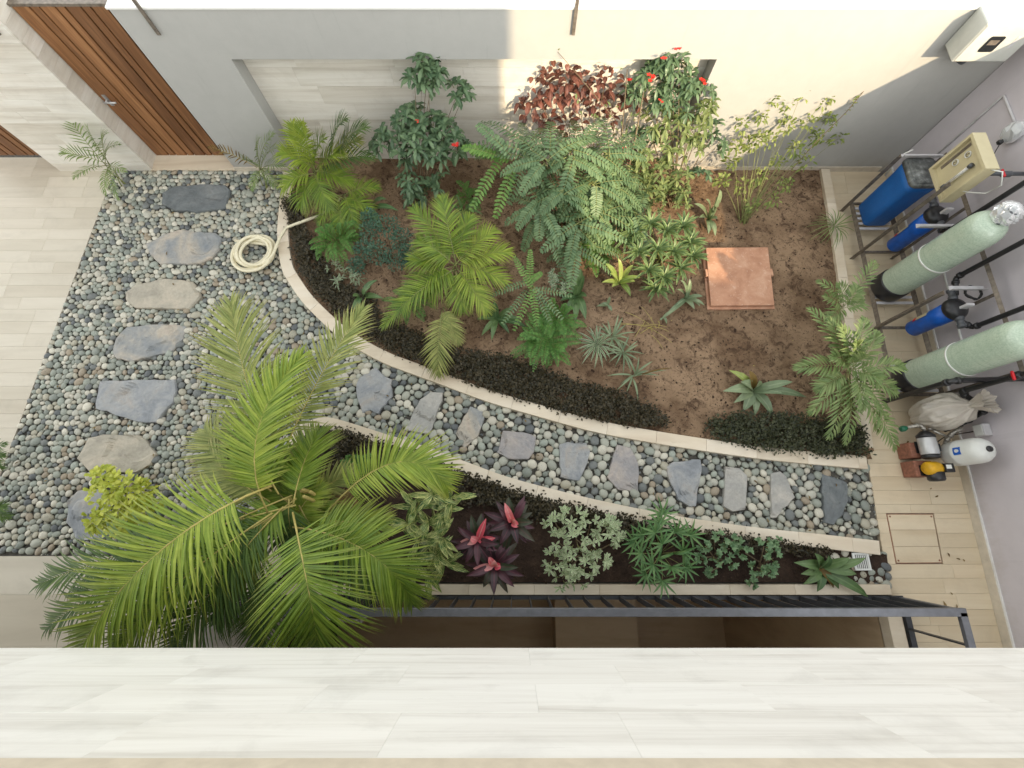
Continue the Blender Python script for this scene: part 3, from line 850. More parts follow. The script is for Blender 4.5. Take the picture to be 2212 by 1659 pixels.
# ---- pebble bed
pb = [(lx(5.09), 5.09), (-3.2, 5.09)] + [(p.x, p.y) for p in K1o[3:]] + [(rx(.7), .72), (rx(-.0), -.0)] + [(p.x, p.y) for p in K2o[::-1]] + [(P(590, 1200).x, YB), (lx(YB), YB)]
A = Acc(); prism(A, pb, -.028, .004); 
bed = struct(A.build('pebble_bed', M['dirt'], smooth=False))
STONES = [
 ('slate_dark', 'dark slate stepping stone nearest the wooden door', [Z1(*q) for q in ((1030, 1300), (1035, 1235), (1110, 1195), (1290, 1180), (1440, 1182), (1475, 1215), (1440, 1330), (1290, 1355), (1120, 1345))]),
 ('slate_mix', 'grey and tan stepping stone left of the coiled hose', [(313, 526), (357, 505), (388, 496), (465, 502), (478, 512), (472, 538), (455, 558), (430, 568), (345, 570), (320, 547)]),
 ('slate_tan', 'plain tan stepping stone, third from the wooden door', [Z4(*q) for q in ((790, 260), (860, 215), (1060, 175), (1230, 190), (1285, 290), (1210, 370), (860, 362), (800, 310))]),
 ('slate_mix', 'tan and blue streaked stepping stone touching the top fronds of the big palm', [Z4(*q) for q in ((800, 480), (960, 465), (1190, 470), (1165, 560), (1090, 640), (840, 705), (740, 690), (715, 650), (740, 560))]),
 ('slate_blue', 'largest blue grey stepping stone with a pinkish lower corner', [Z4(*q) for q in ((625, 830), (1120, 820), (1130, 900), (1110, 970), (1050, 1030), (1000, 1095), (930, 1100), (830, 1080), (610, 1010))]),
 ('slate_tan', 'layered tan stepping stone just above the yellow bush', [Z4(*q) for q in ((560, 1195), (700, 1175), (890, 1180), (940, 1230), (1000, 1300), (960, 1370), (870, 1420), (560, 1410), (490, 1330))]),
 ('slate_blue', 'blue grey stepping stone half hidden by the yellow bush', [Z7(*q) for q in ((358, 290), (370, 170), (420, 110), (530, 95), (610, 130), (625, 330), (570, 390), (420, 385))]),
 ('slate_blue', 'smooth blue stepping stone partly under the palm fronds where the path begins', [Z4(*q) for q in ((1935, 840), (2020, 730), (2110, 700), (2140, 740), (2120, 830), (2050, 890), (1960, 900))]),
 ('slate_blue', 'pointed blue grey stepping stone, first clear one of the narrow path', [Z5(*q) for q in ((110, 850), (150, 790), (235, 740), (290, 800), (340, 820), (340, 930), (250, 1045), (200, 1020), (150, 1040), (120, 960))]),
 ('slate_grey', 'long narrow light grey stepping stone slanting across the path', [Z5(*q) for q in ((410, 1150), (520, 950), (590, 900), (665, 905), (660, 960), (575, 1175))]),
 ('slate_mix', 'stepping stone with blue top half and tan lower half', [Z5(*q) for q in ((745, 1170), (800, 1060), (840, 990), (940, 1035), (890, 1190), (800, 1265))]),
 ('slate_lilac', 'broken layered blue and lilac stepping stone in mid path', [Z5(*q) for q in ((1010, 1290), (1050, 1150), (1180, 1160), (1265, 1190), (1250, 1290), (1215, 1335), (1080, 1330))]),
 ('slate_blue', 'mottled blue stepping stone directly above the palest shrub', [Z5(*q) for q in ((1410, 1240), (1470, 1220), (1590, 1230), (1615, 1285), (1580, 1390), (1540, 1475), (1420, 1450))]),
 ('slate_lilac', 'pinkish grey wedge shaped stepping stone narrow at its top', [Z5(*q) for q in ((1785, 1235), (1870, 1260), (1920, 1360), (1925, 1560), (1790, 1530), (1720, 1450))]),
 ('slate_blue', 'pale blue stepping stone fourth from the right end of the path', [(1440, 1008), (1455, 997), (1514, 992), (1517, 1007), (1504, 1094), (1490, 1095), (1466, 1080), (1447, 1040)]),
 ('slate_grey', 'upright rectangular grey stepping stone third from the right end', [(1568, 1007), (1601, 1010.7), (1615, 1027.5), (1614, 1051), (1612, 1101), (1583, 1105.6), (1563, 1094)]),
 ('slate_grey', 'triangular pale grey stepping stone second from the right end', [(1665.5, 1022.5), (1686, 1017.5), (1699, 1027.5), (1718, 1074.6), (1677.7, 1119), (1666, 1119)]),
 ('slate_dark', 'dark blue stepping stone at the right end of the path', [(1778, 1022), (1832.6, 1041.7), (1832.6, 1082), (1821, 1113), (1801.6, 1134.6), (1782, 1129)]),
]
M['slate_dark2'] = M['slate_dark']
SH = .068
stone_polys = []
for k, (mk, lab, px) in enumerate(STONES):
    w = [P(*q, SH) for q in px]; n_ = len(w); poly = []
    for i in range(n_):
        a, b = w[i], w[(i + 1) % n_]
        poly.append((a.x, a.y)); d = b - a; m_ = max(1, int(d.length / .07))
        for j in range(1, m_):
            p = a + d * (j / m_) + Vector((-d.y, d.x, 0)).normalized() * random.gauss(0, .006); poly.append((p.x, p.y))
    stone_polys.append(poly)
    c = sum(w, Vector()) / n_
    A = Acc(); N_ = len(poly)
    seed = Vector((k * 7.3, 1.7, 0))
    layer = k in (3, 5, 11, 17, 10, 6)
    zf = lambda x, y: SH + .012 * noise.fractal(Vector((x, y, 0)) * 5 + seed, .8, 2, 4) - (.022 if noise.noise(Vector((x, y, 0)) * 3.2 + seed) > (.08 if layer else .34) else 0)
    rings = []
    for f, dz in ((1.0, -.09), (1.0, -.02), (.975, -.002)):
        rings.append([A.vert((c.x + (p[0] - c.x) * f, c.y + (p[1] - c.y) * f, (zf(*p) if dz > -.05 else SH) + dz)) for p in poly])
    for f in (.9, .8, .7, .6, .5, .4, .3, .2, .1):
        rings.append([A.vert((c.x + (p[0] - c.x) * f, c.y + (p[1] - c.y) * f, zf(c.x + (p[0] - c.x) * f, c.y + (p[1] - c.y) * f))) for p in poly])
    ce = A.vert((c.x, c.y, zf(c.x, c.y)))
    for a_, b_ in zip(rings[:-1], rings[1:]):
        for q in range(N_): A.face((a_[q], a_[(q + 1) % N_], b_[(q + 1) % N_], b_[q]))
    for q in range(N_): A.face((rings[-1][q], rings[-1][(q + 1) % N_], ce))
    o = A.build('stepping_stone', M[mk], None, (c.x, c.y, 0), smooth=False)
    tag(o, lab, 'stepping stone', 'stepping stones set in the pebbles')

# pebbles: relaxed packing, the ones that show largest as parts, the rest joined
right_patch = [P(*q) for q in ((1800, 1192), (1905, 1194), (1916, 1262), (1790, 1262))]
patch = [(p.x, p.y) for p in right_patch]
def packing(poly, rfun, seed):
    g = np.random.default_rng(seed)
    xs = np.array([p[0] for p in poly]); ys = np.array([p[1] for p in poly])
    X, Y = [], []
    yy = ys.min(); row = 0
    while yy < ys.max():
        s = .078
        n_ = int((xs.max() - xs.min()) / s) + 1
        X.append(xs.min() + (np.arange(n_) + (row % 2) * .5) * s); Y.append(np.full(n_, yy)); yy += s * .87; row += 1
    X, Y = np.concatenate(X), np.concatenate(Y)
    ok = inpoly_np(X, Y, poly)
    X, Y = X[ok] + g.normal(0, .014, ok.sum()), Y[ok] + g.normal(0, .014, ok.sum())
    keep = g.random(len(X)) < rfun(X, Y, 'keep'); X, Y = X[keep], Y[keep]
    r = rfun(X, Y, 'r') * np.exp(g.normal(0, .20, len(X))); r = np.clip(r, .022, .07)
    for it in range(26):
        cell = .14
        ci, cj = np.floor(X / cell).astype(int), np.floor(Y / cell).astype(int)
        order = np.lexsort((cj, ci)); fx, fy = np.zeros_like(X), np.zeros_like(Y)
        d = {}
        key = ci * 10007 + cj
        srt = np.argsort(key, kind='stable'); sk = key[srt]
        for di in (-1, 0, 1):
            for dj in (-1, 0, 1):
                nk = (ci + di) * 10007 + cj + dj
                lo, hi = np.searchsorted(sk, nk), np.searchsorted(sk, nk, 'right')
                mx = int((hi - lo).max()) if len(lo) else 0
                for q in range(mx):
                    sel = np.nonzero(lo + q < hi)[0]; o_ = srt[lo[sel] + q]
                    sel2 = o_ != sel; sel, o_ = sel[sel2], o_[sel2]
                    dx, dy = X[sel] - X[o_], Y[sel] - Y[o_]; ds = np.hypot(dx, dy) + 1e-6
                    ov = np.maximum(0, (r[sel] + r[o_]) * 1.0 - ds)
                    np.add.at(fx, sel, dx / ds * ov * .4); np.add.at(fy, sel, dy / ds * ov * .4)
        X, Y = X + fx, Y + fy
        ins = inpoly_np(X, Y, poly); X, Y = np.where(ins, X, X - fx), np.where(ins, Y, Y - fy)
    ok = np.ones(len(X), bool)
    for sp in stone_polys:
        cx, cy = np.mean([p[0] for p in sp]), np.mean([p[1] for p in sp])
        ok &= ~inpoly_np(X, Y, [(cx + (p[0] - cx) * 1.02, cy + (p[1] - cy) * 1.02) for p in sp])
    return X[ok], Y[ok], r[ok]
def rf(X, Y, what):
    f = np.clip((X + 4.0) / 2.5, 0, 1)          # the path pebbles are bigger
    if what == 'keep': return 1.0 - .30 * f
    return .0415 + .0105 * f
pbi = [(lx(5.06) + .05, 5.06), (-3.2, 5.06)] + [(p.x, p.y) for p in K1o[3:]] + [(rx(.7) - .05, .72), (rx(0) - .05, 0)] + [(p.x, p.y) for p in K2o[::-1]] + [(P(590, 1200).x, YB + .05), (lx(YB) + .05, YB + .05)]
pbx0, pbx1 = min(p[0] for p in pbi), max(p[0] for p in pbi); pby0, pby1 = min(p[1] for p in pbi), max(p[1] for p in pbi)
X1, Y1, r1 = packing(pbi, rf, 3)
r1 = r1 * .94
X2, Y2, r2 = packing(patch, lambda X, Y, w: np.full(len(X), .75 if w == 'keep' else .05), 5)
PX, PY, PR = np.concatenate([X1, X2]), np.concatenate([Y1, Y2]), np.concatenate([r1, r2])
def pebble_verts(na=10, nb=5):
    v = [(0, 0, 1)]; f = []
    for i in range(1, nb):
        th = math.pi * i / nb
        for j in range(na): v.append((math.sin(th) * math.cos(2 * math.pi * j / na), math.sin(th) * math.sin(2 * math.pi * j / na), math.cos(th)))
    v.append((0, 0, -1)); last = len(v) - 1
    for j in range(na): f.append((0, 1 + j, 1 + (j + 1) % na))
    for i in range(nb - 2):
        for j in range(na):
            a = 1 + i * na + j; b = 1 + i * na + (j + 1) % na
            f.append((a, a + na, b + na, b))
    for j in range(na): f.append((last, 1 + (nb - 2) * na + (j + 1) % na, 1 + (nb - 2) * na + j))
    return np.array(v), f
pv, pf = pebble_verts()
n_p = len(PX)
ang = rng.uniform(0, math.pi, n_p); asp = rng.uniform(1.0, 1.38, n_p); hz = rng.uniform(.46, .62, n_p)
PZ = .026 + rng.uniform(-.004, .007, n_p)
dist = np.sqrt(PX ** 2 + PY ** 2 + 25)
uu = PX / ((CT * (CAM_H)) ) * 1.0
size = PR / dist
# those hidden under the house, the big palm or outside the picture do not count as largest
pxl = []
for k in range(n_p):
    y_, z_ = PY[k], -CAM_H
    dep = y_ * ST - z_ * CT
    u_ = CX + FPX * PX[k] / dep; v_ = CY - FPX * (y_ * CT + z_ * ST) / dep
    vis = 5 < u_ < 2207 and v_ < 1395 and not (400 < u_ < 745 and v_ > 690) and not (180 < u_ < 560 and v_ > 1030)
    pxl.append(size[k] if vis else 0)
order = np.argsort(-np.array(pxl))
variants = []
for q in range(8):
    g = np.random.default_rng(50 + q)
    sc_ = 1 + .10 * np.array([noise.noise(Vector(p) * 1.3 + Vector((q * 3.1, 0, 0))) for p in pv])
    vv = pv * sc_[:, None]
    vv[:, 2] = np.sign(vv[:, 2]) * np.abs(vv[:, 2]) ** .9
    variants.append(vv)
vmesh = []
for q in range(8):
    me = bpy.data.meshes.new('pebble'); me.from_pydata(variants[q].tolist(), [], pf); me.materials.append(M['pebble'])
    me.polygons.foreach_set('use_smooth', [True] * len(pf)); me.update(); vmesh.append(me)
big = order[:299]
for k in big:
    o = link('pebble', vmesh[k % 8], bed, (PX[k], PY[k], PZ[k]))
    o.scale = (PR[k] * math.sqrt(asp[k]), PR[k] / math.sqrt(asp[k]), PR[k] * hz[k]); o.rotation_euler = (random.gauss(0, .12), random.gauss(0, .12), ang[k])
rest = order[299:]
allv, allf, off = [], [], 0
for k in rest:
    v_ = variants[k % 8] * np.array([PR[k] * math.sqrt(asp[k]), PR[k] / math.sqrt(asp[k]), PR[k] * hz[k]])
    ty, tx = random.gauss(0, .12), random.gauss(0, .12)
    ca, sa = math.cos(ang[k]), math.sin(ang[k])
    z_ = v_[:, 2] + v_[:, 0] * tx + v_[:, 1] * ty
    allv.append(np.stack([v_[:, 0] * ca - v_[:, 1] * sa + PX[k], v_[:, 0] * sa + v_[:, 1] * ca + PY[k], z_ + PZ[k]], 1))
    allf += [tuple(i + off for i in f) for f in pf]; off += len(pv)
gx = np.random.default_rng(31)
small = 0
while small < 3600:                              # small stones lying in the gaps
    x, y = gx.uniform(pbx0, pbx1), gx.uniform(pby0, pby1)
    if not inpoly(x, y, pbi): continue
    small += 1; r_ = gx.uniform(.014, .027); a_ = gx.uniform(0, 3.14); v_ = variants[small % 8] * np.array([r_ * 1.2, r_ * .9, r_ * .7])
    ca, sa = math.cos(a_), math.sin(a_)
    allv.append(np.stack([v_[:, 0] * ca - v_[:, 1] * sa + x, v_[:, 0] * sa + v_[:, 1] * ca + y, v_[:, 2] + gx.uniform(.008, .020)], 1))
    allf += [tuple(i + off for i in f) for f in pf]; off += len(pv)
me = bpy.data.meshes.new('pebbles'); me.from_pydata(np.concatenate(allv).tolist(), [], allf); me.materials.append(M['pebble'])
me.polygons.foreach_set('use_smooth', [True] * len(allf)); me.update()
link('pebbles', me, bed, (0, 0, 0), kind='stuff')
# grit between the pebbles
A = Acc(); g = random.Random(8)
xs_ = [p[0] for p in pb]; ys_ = [p[1] for p in pb]; cnt = 0
while cnt < 5000:
    x, y = g.uniform(min(xs_), max(xs_)), g.uniform(min(ys_), max(ys_))
    if not inpoly(x, y, pb): continue
    cnt += 1; s = g.uniform(.006, .02); a = g.uniform(0, 6.28); z = g.uniform(.006, .02)
    q = [A.vert((x + s * math.cos(a + t), y + s * math.sin(a + t), z)) for t in (0, 1.57, 3.14, 4.71)]; tp = A.vert((x, y, z + s * .7))
    for i in range(4): A.face((q[i], q[(i + 1) % 4], tp))
A.build('grit', M['pebble'], bed, kind='stuff')

# drain grate in the pebble patch
dg = thing('drain_grate', 'small square pale drain grate among pebbles at the end of the lower bed', 'drain', P(1861, 1213, .05))
c = P(1861, 1213, .075)
A = Acc()
for sx, sy, w, h in ((0, .085, .19, .02), (0, -.085, .19, .02), (.085, 0, .02, .15), (-.085, 0, .02, .15)): box(A, (c.x + sx, c.y + sy, c.z), (w, h, .012))
A.build('rim', M['wplast'], dg, smooth=False)
A = Acc()
for k in range(7): box(A, (c.x - .066 + k * .022, c.y, c.z - .003), (.01, .149, .008), rot=None)
A.build('bars', M['wplast'], dg, smooth=False)
A = Acc(); box(A, (c.x, c.y, c.z - .03), (.16, .16, .02)); A.build('sump', M['black'], dg, smooth=False)

# ---- railing round the light well
ZR, YR = .78, -.845
rl = thing('railing', 'dark grey flat bar railing along the edge of the light well', 'railing', (1, YR, 0))
XA, XB = P(470, 1312, ZR).x, P(2082, 1312, ZR).x
A = Acc(); box(A, ((XA + XB) / 2, YR - .0375, ZR), (XB - XA, .075, .045), bev=.003); A.build('top_rail', M['rail'], rl, smooth=False)
A = Acc(); box(A, ((XA + XB) / 2, YR - .02, .06), (XB - XA, .04, .02)); A.build('bottom_rail', M['metal'], rl, smooth=False)
x = XA + .02; first = None
while x < XB - .06:
    A = Acc(); box(A, (x, YR - .03, ZR / 2 + .01), (.010, .055, ZR - .06)); A.build('baluster', M['metal'], rl, smooth=False)
    x += .205
for x in (XA + .02, XB - .025):
    A = Acc(); box(A, (x, YR - .0375, ZR / 2 - .02), (.05, .05, ZR + .0)); A.build('post', M['rail'], rl, smooth=False)
A = Acc(); box(A, (XB - .035, (YR - .077 - 2.4) / 2, ZR), (.07, 2.4 + YR - .0, .045), bev=.003); A.build('top_rail', M['rail'], rl, smooth=False)
xb0 = XB - .04
A = Acc(); box(A, (xb0, (YR - .08 - 2.4) / 2, .10), (.06, 2.4 + YR, .05)); A.build('bottom_rail', M['metal'], rl, smooth=False)
y = YR - .33
while y > -2.3:
    A = Acc(); box(A, (xb0, y, ZR / 2 + .05), (.05, .014, ZR - .14)); A.build('baluster', M['metal'], rl, smooth=False); y -= .38
# kerb on the right edge of the well
A = Acc(); box(A, (WX1 + .08, -1.95, .03), (.16, 2.1, .15), bev=.004)
tag(A.build('well_kerb', M['kerb'], None, (WX1 + .08, -1.95, 0), smooth=False), 'cream kerb on the right edge of the light well under the railing', 'kerb')

# ================================================================== EQUIPMENT
def PX_(u, v, X):
    x, t = (u - CX) / FPX, (v - CY) / FPX
    s = X / x
    return Vector((X, s * (ST - t * CT), CAM_H - s * (CT + t * ST)))
def rbox(A, c, size, r, n=4, m=0, zs=None):
    """upright box with rounded vertical edges; zs: list of (z fraction, scale)"""
    hx, hy = size[0] / 2, size[1] / 2; rings = []
    zs = zs or [(0, 1), (1, 1)]
    for f, k in zs:
        ring = []
        for cx_, cy_, a0 in ((1, 1, 0), (-1, 1, 90), (-1, -1, 180), (1, -1, 270)):
            for q in range(n + 1):
                a = R(a0 + 90 * q / n)
                ring.append(A.vert((c[0] + (cx_ * (hx - r) + r * math.cos(a)) * k, c[1] + (cy_ * (hy - r) + r * math.sin(a)) * k, c[2] + size[2] * f)))
        rings.append(ring)
    N_ = len(rings[0])
    for a, b in zip(rings[:-1], rings[1:]):
        for j in range(N_): A.face((a[j], a[(j + 1) % N_], b[(j + 1) % N_], b[j]), m)
    A.face(rings[0][::-1], m); A.face(rings[-1], m)

# ---- rack
rack = thing('equipment_rack', 'brown angle iron rack that carries the water tanks', 'rack', (5.1, 2.9, 0))
def fxr(y): return 4.82 + (y - 1.46) * .033
RY0, RY1, RZ0 = 1.46, 4.36, .16
def angle(A, a, b, w=.055):
    a, b = Vector(a), Vector(b); d = b - a; s, u = frame_of(d, Vector((.1, 1, .2)))
    q = Matrix((s, d.normalized(), u)).transposed()
    box(A, (a + b) / 2 + s * w / 2, (w, d.length, .005), rot=q); box(A, (a + b) / 2 + u * w / 2, (.005, d.length, w), rot=q)
def rail(nm, a, b, w=.055, m='frame'):
    A = Acc(); angle(A, a, b, w); return A.build(nm, M[m], rack, smooth=False)
rail('front_rail', (fxr(RY0), RY0, RZ0), (fxr(RY1), RY1, RZ0))
rail('back_rail', (5.42, RY0, RZ0), (5.45, RY1, RZ0))
rail('back_rail', (5.42, RY0, 1.10), (5.45, RY1, 1.10), .04)
for y, h in ((RY1, 1.06), (3.55, 1.5), (2.40, 1.12)):
    rail('post', (fxr(y), y, 0), (fxr(y), y, h))
for y in (RY0 + .02, 2.4, 3.55, RY1):
    rail('back_post', (5.45, y, 0), (5.45, y, 1.10), .04)
    rail('end_rail', (fxr(y), y, RZ0 + .006), (5.44, y, RZ0 + .006), .04)
rail('top_rail', (fxr(RY1), RY1, 1.055), (5.46, RY1, 1.055), .045, 'conduit')
rail('cross_plate', (fxr(3.5), 3.36, 1.0), (5.45, 3.36, 1.0), .05, 'conduit'); rail('cross_plate', (5.05, 2.52, 1.0), (5.45, 2.52, 1.0), .05, 'conduit')
for yc in (4.12, 2.95, 1.72):
    for k in range(-2, 3):
        A = Acc(); y = yc + k * .085; box(A, ((fxr(y) + 5.42) / 2, y, RZ0 + .014), (5.40 - fxr(y), .035, .018)); A.build('slat', M['conduit'], rack, smooth=False)

# ---- blue brine tank
t = thing('brine_tank', 'tall blue plastic brine tank with square black lid', 'tank', (5.17, 4.17, RZ0))
A = Acc(); rbox(A, (5.17, 4.17, RZ0 + .026), (.37, .42, .80), .07, 5, 0, [(0, .86), (.02, .89), (.3, .91), (.72, .94), (.80, .95), (.88, .985), (1, 1)]); A.build('body', M['bluetank'], t)
A = Acc(); rbox(A, (5.17, 4.17, .982), (.39, .44, .05), .07, 5, 0, [(0, 1), (.7, 1), (1, .97)]); rbox(A, (5.17, 4.17, 1.033), (.33, .38, .006), .06, 5)
n_ = NT('dusty_lid'); v = n_.coords(); f = n_.noise(v, 9, 6, .7)
n_.color(n_.ramp(f, [(.38, (.055, .06, .06)), (.55, (.16, .17, .165)), (.7, (.38, .40, .40))])); A.build('lid', n_.set(.5), t)
A = Acc(); tube(A, [(5.0, 4.395, .70), (4.98, 4.44, .95), (5.0, 4.45, 1.02), (5.06, 4.45, 1.09)], .008, 6); A.build('hose', M['wplast'], t)

# ---- fibreglass pressure vessels
def vessel(x, y, top, label, wrapped):
    t = thing('pressure_tank', label, 'tank', (x, y, RZ0), 'green fibreglass pressure tanks on the rack')
    A = Acc(); lathe(A, (x, y, RZ0 + .026), (0, 0, 1), [(.16, 0), (.195, .008), (.208, .03), (.208, .19), (.198, .21)], 28); A.build('foot', M['black'], t)
    r = .196; z0 = RZ0 + .20; h = top - z0
    prof = [(r * .985, 0), (r, .05), (r, h - .20), (r * .985, h - .15), (r * .93, h - .10), (r * .82, h - .055), (r * .62, h - .02), (r * .4, h)]
    A = Acc(); lathe(A, (x, y, z0), (0, 0, 1), prof, 36); A.build('vessel', M['frp'], t)
    A = Acc(); lathe(A, (x, y, z0 + h * .44), (0, 0, 1), [(r + .001, 0), (r + .006, .002), (r + .006, .018), (r + .001, .02)], 36); A.build('strap', M['wplast'], t)
    A = Acc(); lathe(A, (x, y, top - .003), (0, 0, 1), [(.07, 0), (.075, .04), (.06, .09), (.06, .16), (.02, .17)], 16); A.build('valve_head', M['pvc'], t)
    if wrapped:
        A = Acc(); n1, n2 = 14, 20
        g = [[A.vert((x + .02 + (.12 + .035 * noise.noise(Vector((i * .9, j * .8, 3)))) * math.sin(math.pi * i / n1) * math.cos(2 * math.pi * (j % n2) / n2),
                      y + .02 + (.12 + .035 * noise.noise(Vector((i * .9, j * .8, 3)))) * math.sin(math.pi * i / n1) * math.sin(2 * math.pi * (j % n2) / n2),
                      top + .07 + .12 * math.cos(math.pi * i / n1))) for j in range(n2)] for i in range(n1 + 1)]
        for i in range(n1):
            for j in range(n2): A.face((g[i][j], g[i][(j + 1) % n2], g[i + 1][(j + 1) % n2], g[i + 1][j]))
        A.build('plastic_wrap', M['wrap'], t, smooth=False)
n_ = NT('clear_wrap'); n_.color((.72, .74, .75)); n_.b.inputs['Transmission Weight'].default_value = .55; M['wrap'] = n_.set(.18, 0, .6)
vessel(5.07, 2.98, 1.66, 'green fibreglass pressure tank with plastic wrapped head, right of the blue brine tank', True)
vessel(5.03, 1.70, 1.66, 'green fibreglass pressure tank cut off by the right edge, above the plastic bag', False)

# ---- blue filter housings
def filt(x, y, z0, z1, label):
    t = thing('filter_housing', label, 'water filter', (x, y, z0), 'blue cartridge filter housings')
    A = Acc(); N_ = 30; h = z1 - z0
    rings = []
    for f, r in ((0, .04), (.015, .08), (.06, .10), (.6, .105), (.62, .112), (1, .115)):
        rings.append([A.vert((x + math.cos(2 * math.pi * j / N_) * (r - (.004 if j % 2 and f > .6 else 0)), y + math.sin(2 * math.pi * j / N_) * (r - (.004 if j % 2 and f > .6 else 0)), z0 + h * f)) for j in range(N_)])
    for a, b in zip(rings[:-1], rings[1:]):
        for j in range(N_): A.face((a[j], a[(j + 1) % N_], b[(j + 1) % N_], b[j]))
    A.face(rings[0][::-1]); A.face(rings[-1]); A.build('housing', M['bluehouse'], t)
    A = Acc(); lathe(A, (x, y, z1 + .001), (0, 0, 1), [(.122, 0), (.132, .01), (.132, .06), (.11, .09), (.06, .11), (.01, .115)], 24); A.build('head', M['black'], t)
    A = Acc()
    q = [[A.vert((x + math.cos(a) * .1095, y + math.sin(a) * .1095, z)) for a in (R(120), R(138), R(156))] for z in (z0 + h * .34, z0 + h * .62)]
    for j in range(2): A.face((q[0][j], q[0][j + 1], q[1][j + 1], q[1][j]))
    A.build('label_sticker', M['panel'], t)
    A = Acc()
    q = [[A.vert((x + math.cos(a) * .1100, y + math.sin(a) * .1100, z)) for a in (R(120), R(138), R(156))] for z in (z0 + h * .26, z0 + h * .335)]
    for j in range(2): A.face((q[0][j], q[0][j + 1], q[1][j + 1], q[1][j]))
    A.build('label_stripe', M['red'], t)
    A = Acc(); box(A, (x + .02, y - .02, z1 + .15), (.09, .03, .11), bev=.004); A.build('bracket', M['conduit'], t, smooth=False)
    for s in (-1, 1):
        A = Acc(); lathe(A, (x, y + s * .11, z1 + .055), (0, s, 0), [(.04, 0), (.045, .01), (.045, .04), (.034, .045), (.034, .09), (.042, .095), (.042, .13), (.03, .135)], 14)
        A.build('union', M['pvc'], t)
filt(5.30, 3.62, .22, .85, 'blue filter housing below the gauge panel, left of the wrapped tank')
filt(5.20, 2.35, .26, .82, 'blue filter housing with a red striped label between the two green tanks')

# ---- gauge panel
gp = thing('gauge_panel', 'cream boxed flow panel with two round gauges above the blue brine tank', 'panel', (5.05, 3.77, 1.25))
py0, py1, pz0, pz1, pxx = 3.54, 4.02, 1.23, 1.76, 5.06
A = Acc(); wbox(A, pxx, pxx + .02, py0 + .03, py1 - .03, pz0 + .03, pz1 - .03); A.build('face', M['panel'], gp, smooth=False)
A = Acc()
for y0, y1, z0, z1 in ((py0, py1, pz0, pz0 + .03), (py0, py1, pz1 - .03, pz1), (py0, py0 + .03, pz0 + .03, pz1 - .03), (py1 - .03, py1, pz0 + .03, pz1 - .03)): wbox(A, pxx - .05, pxx + .10, y0, y1, z0, z1)
A.build('case', M['panel'], gp, smooth=False)
for k, (y, z) in enumerate(((3.88, 1.48), (3.86, 1.62))):
    A = Acc(); lathe(A, (pxx, y, z), (-1, 0, 0), [(.036, 0), (.036, .012), (.031, .014), (.030, .008)], 20); g = A.build('gauge', M['wplast'], gp)
    A = Acc(); lathe(A, (pxx - .0085, y, z), (-1, 0, 0), [(.029, 0), (.002, .001)], 20); A.build('dial', M['panel'], g)
    A = Acc(); box(A, (pxx - .0115, y + .003, z + .004), (.002, .006, .04), rot=Matrix.Rotation(.6, 3, 'X')); A.build('needle', M['black'], g, smooth=False)
A = Acc(); tube(A, [(pxx - .03, 3.70, 1.32), (pxx - .03, 3.70, 1.62)], .018, 10); A.build('flow_meter', M['wrap'], gp)
A = Acc()
for z in (1.305, 1.625): lathe(A, (pxx - .03, 3.70, z - .02), (0, 0, 1), [(.024, 0), (.026, .02), (.024, .04)], 10)
o = A.build('fitting', M['pvc'], gp, kind='stuff')
A = Acc(); wbox(A, pxx - .004, pxx - .001, 3.93, 3.965, 1.32, 1.68); A.build('scale_plate', M['frame'], gp, smooth=False)
A = Acc(); tube(A, [(pxx + .03, 3.54, 1.74), (pxx + .06, 3.46, 1.8), (pxx + .1, 3.36, 1.72), (pxx + .12, 3.4, 1.55), (pxx + .06, 3.5, 1.45), (pxx + .04, 3.56, 1.40)], .007, 6); A.build('tubing', M['wplast'], gp)
A = Acc(); lathe(A, (pxx + .16, 3.78, 1.30), (1, 0, 0), [(.05, 0), (.06, .02), (.06, .14), (.05, .16)], 16); A.build('rear_fitting', M['pvc'], gp)

# ---- pipes
def pipe(label, path_, r=.022, m='pvc', fit=True, valves=()):
    t = thing('water_pipe', label, 'pipe', path_[0], 'pipes of the water treatment')
    A = Acc(); pl = [Vector(p) for p in path_]; sm = [pl[0]]
    for i in range(1, len(pl) - 1):
        a, b, c = pl[i - 1], pl[i], pl[i + 1]; k = r * 1.6
        p0, p1 = b + (a - b).normalized() * k, b + (c - b).normalized() * k
        sm += [p0, bez(p0, b, p1, .33), bez(p0, b, p1, .66), p1]
    sm.append(pl[-1]); tube(A, sm, r, 10); A.build('pipe', M[m], t)
    if fit:
        for i in range(1, len(pl) - 1):
            for q in (pl[i - 1], pl[i + 1]):
                d = (q - pl[i]).normalized(); A = Acc(); lathe(A, pl[i] + d * r * 1.4, d, [(r * 1.02, 0), (r * 1.35, .003), (r * 1.35, r * 1.3), (r * 1.02, r * 1.35)], 10); A.build('elbow_collar', M[m], t)
    for p, ax in valves:
        p = Vector(p); A = Acc(); lathe(A, p - Vector(ax) * .05, ax, [(r * 1.1, 0), (r * 1.5, .01), (r * 1.5, .09), (r * 1.1, .1)], 10); vb = A.build('valve', M[m], t)
        A = Acc(); box(A, p + Vector((-.05, 0, .015)), (.022, .10, .03), bev=.008); box(A, p + Vector((-.035, 0, .01)), (.03, .03, .03)); A.build('valve_handle', M['red'], vb, smooth=False)
    return t
pipe('black upright pipe at the near end of the rack bending towards the wall', [(4.80, 1.44, .05), (4.82, 1.44, .95), (5.60, 1.46, .97)], .03, 'black')
pipe('black pipe with red valve that zigzags in front of the plastic bag', [(5.61, 1.39, 1.78), (5.16, 1.39, 1.76), (5.15, 1.39, .68), (5.43, 1.19, .66), (5.43, 1.10, .36), (5.22, 1.02, .30)], .028, 'black', True, [((5.15, 1.39, 1.28), (0, 0, 1)), ((5.33, 1.065, .335), (1, 0, .2))])
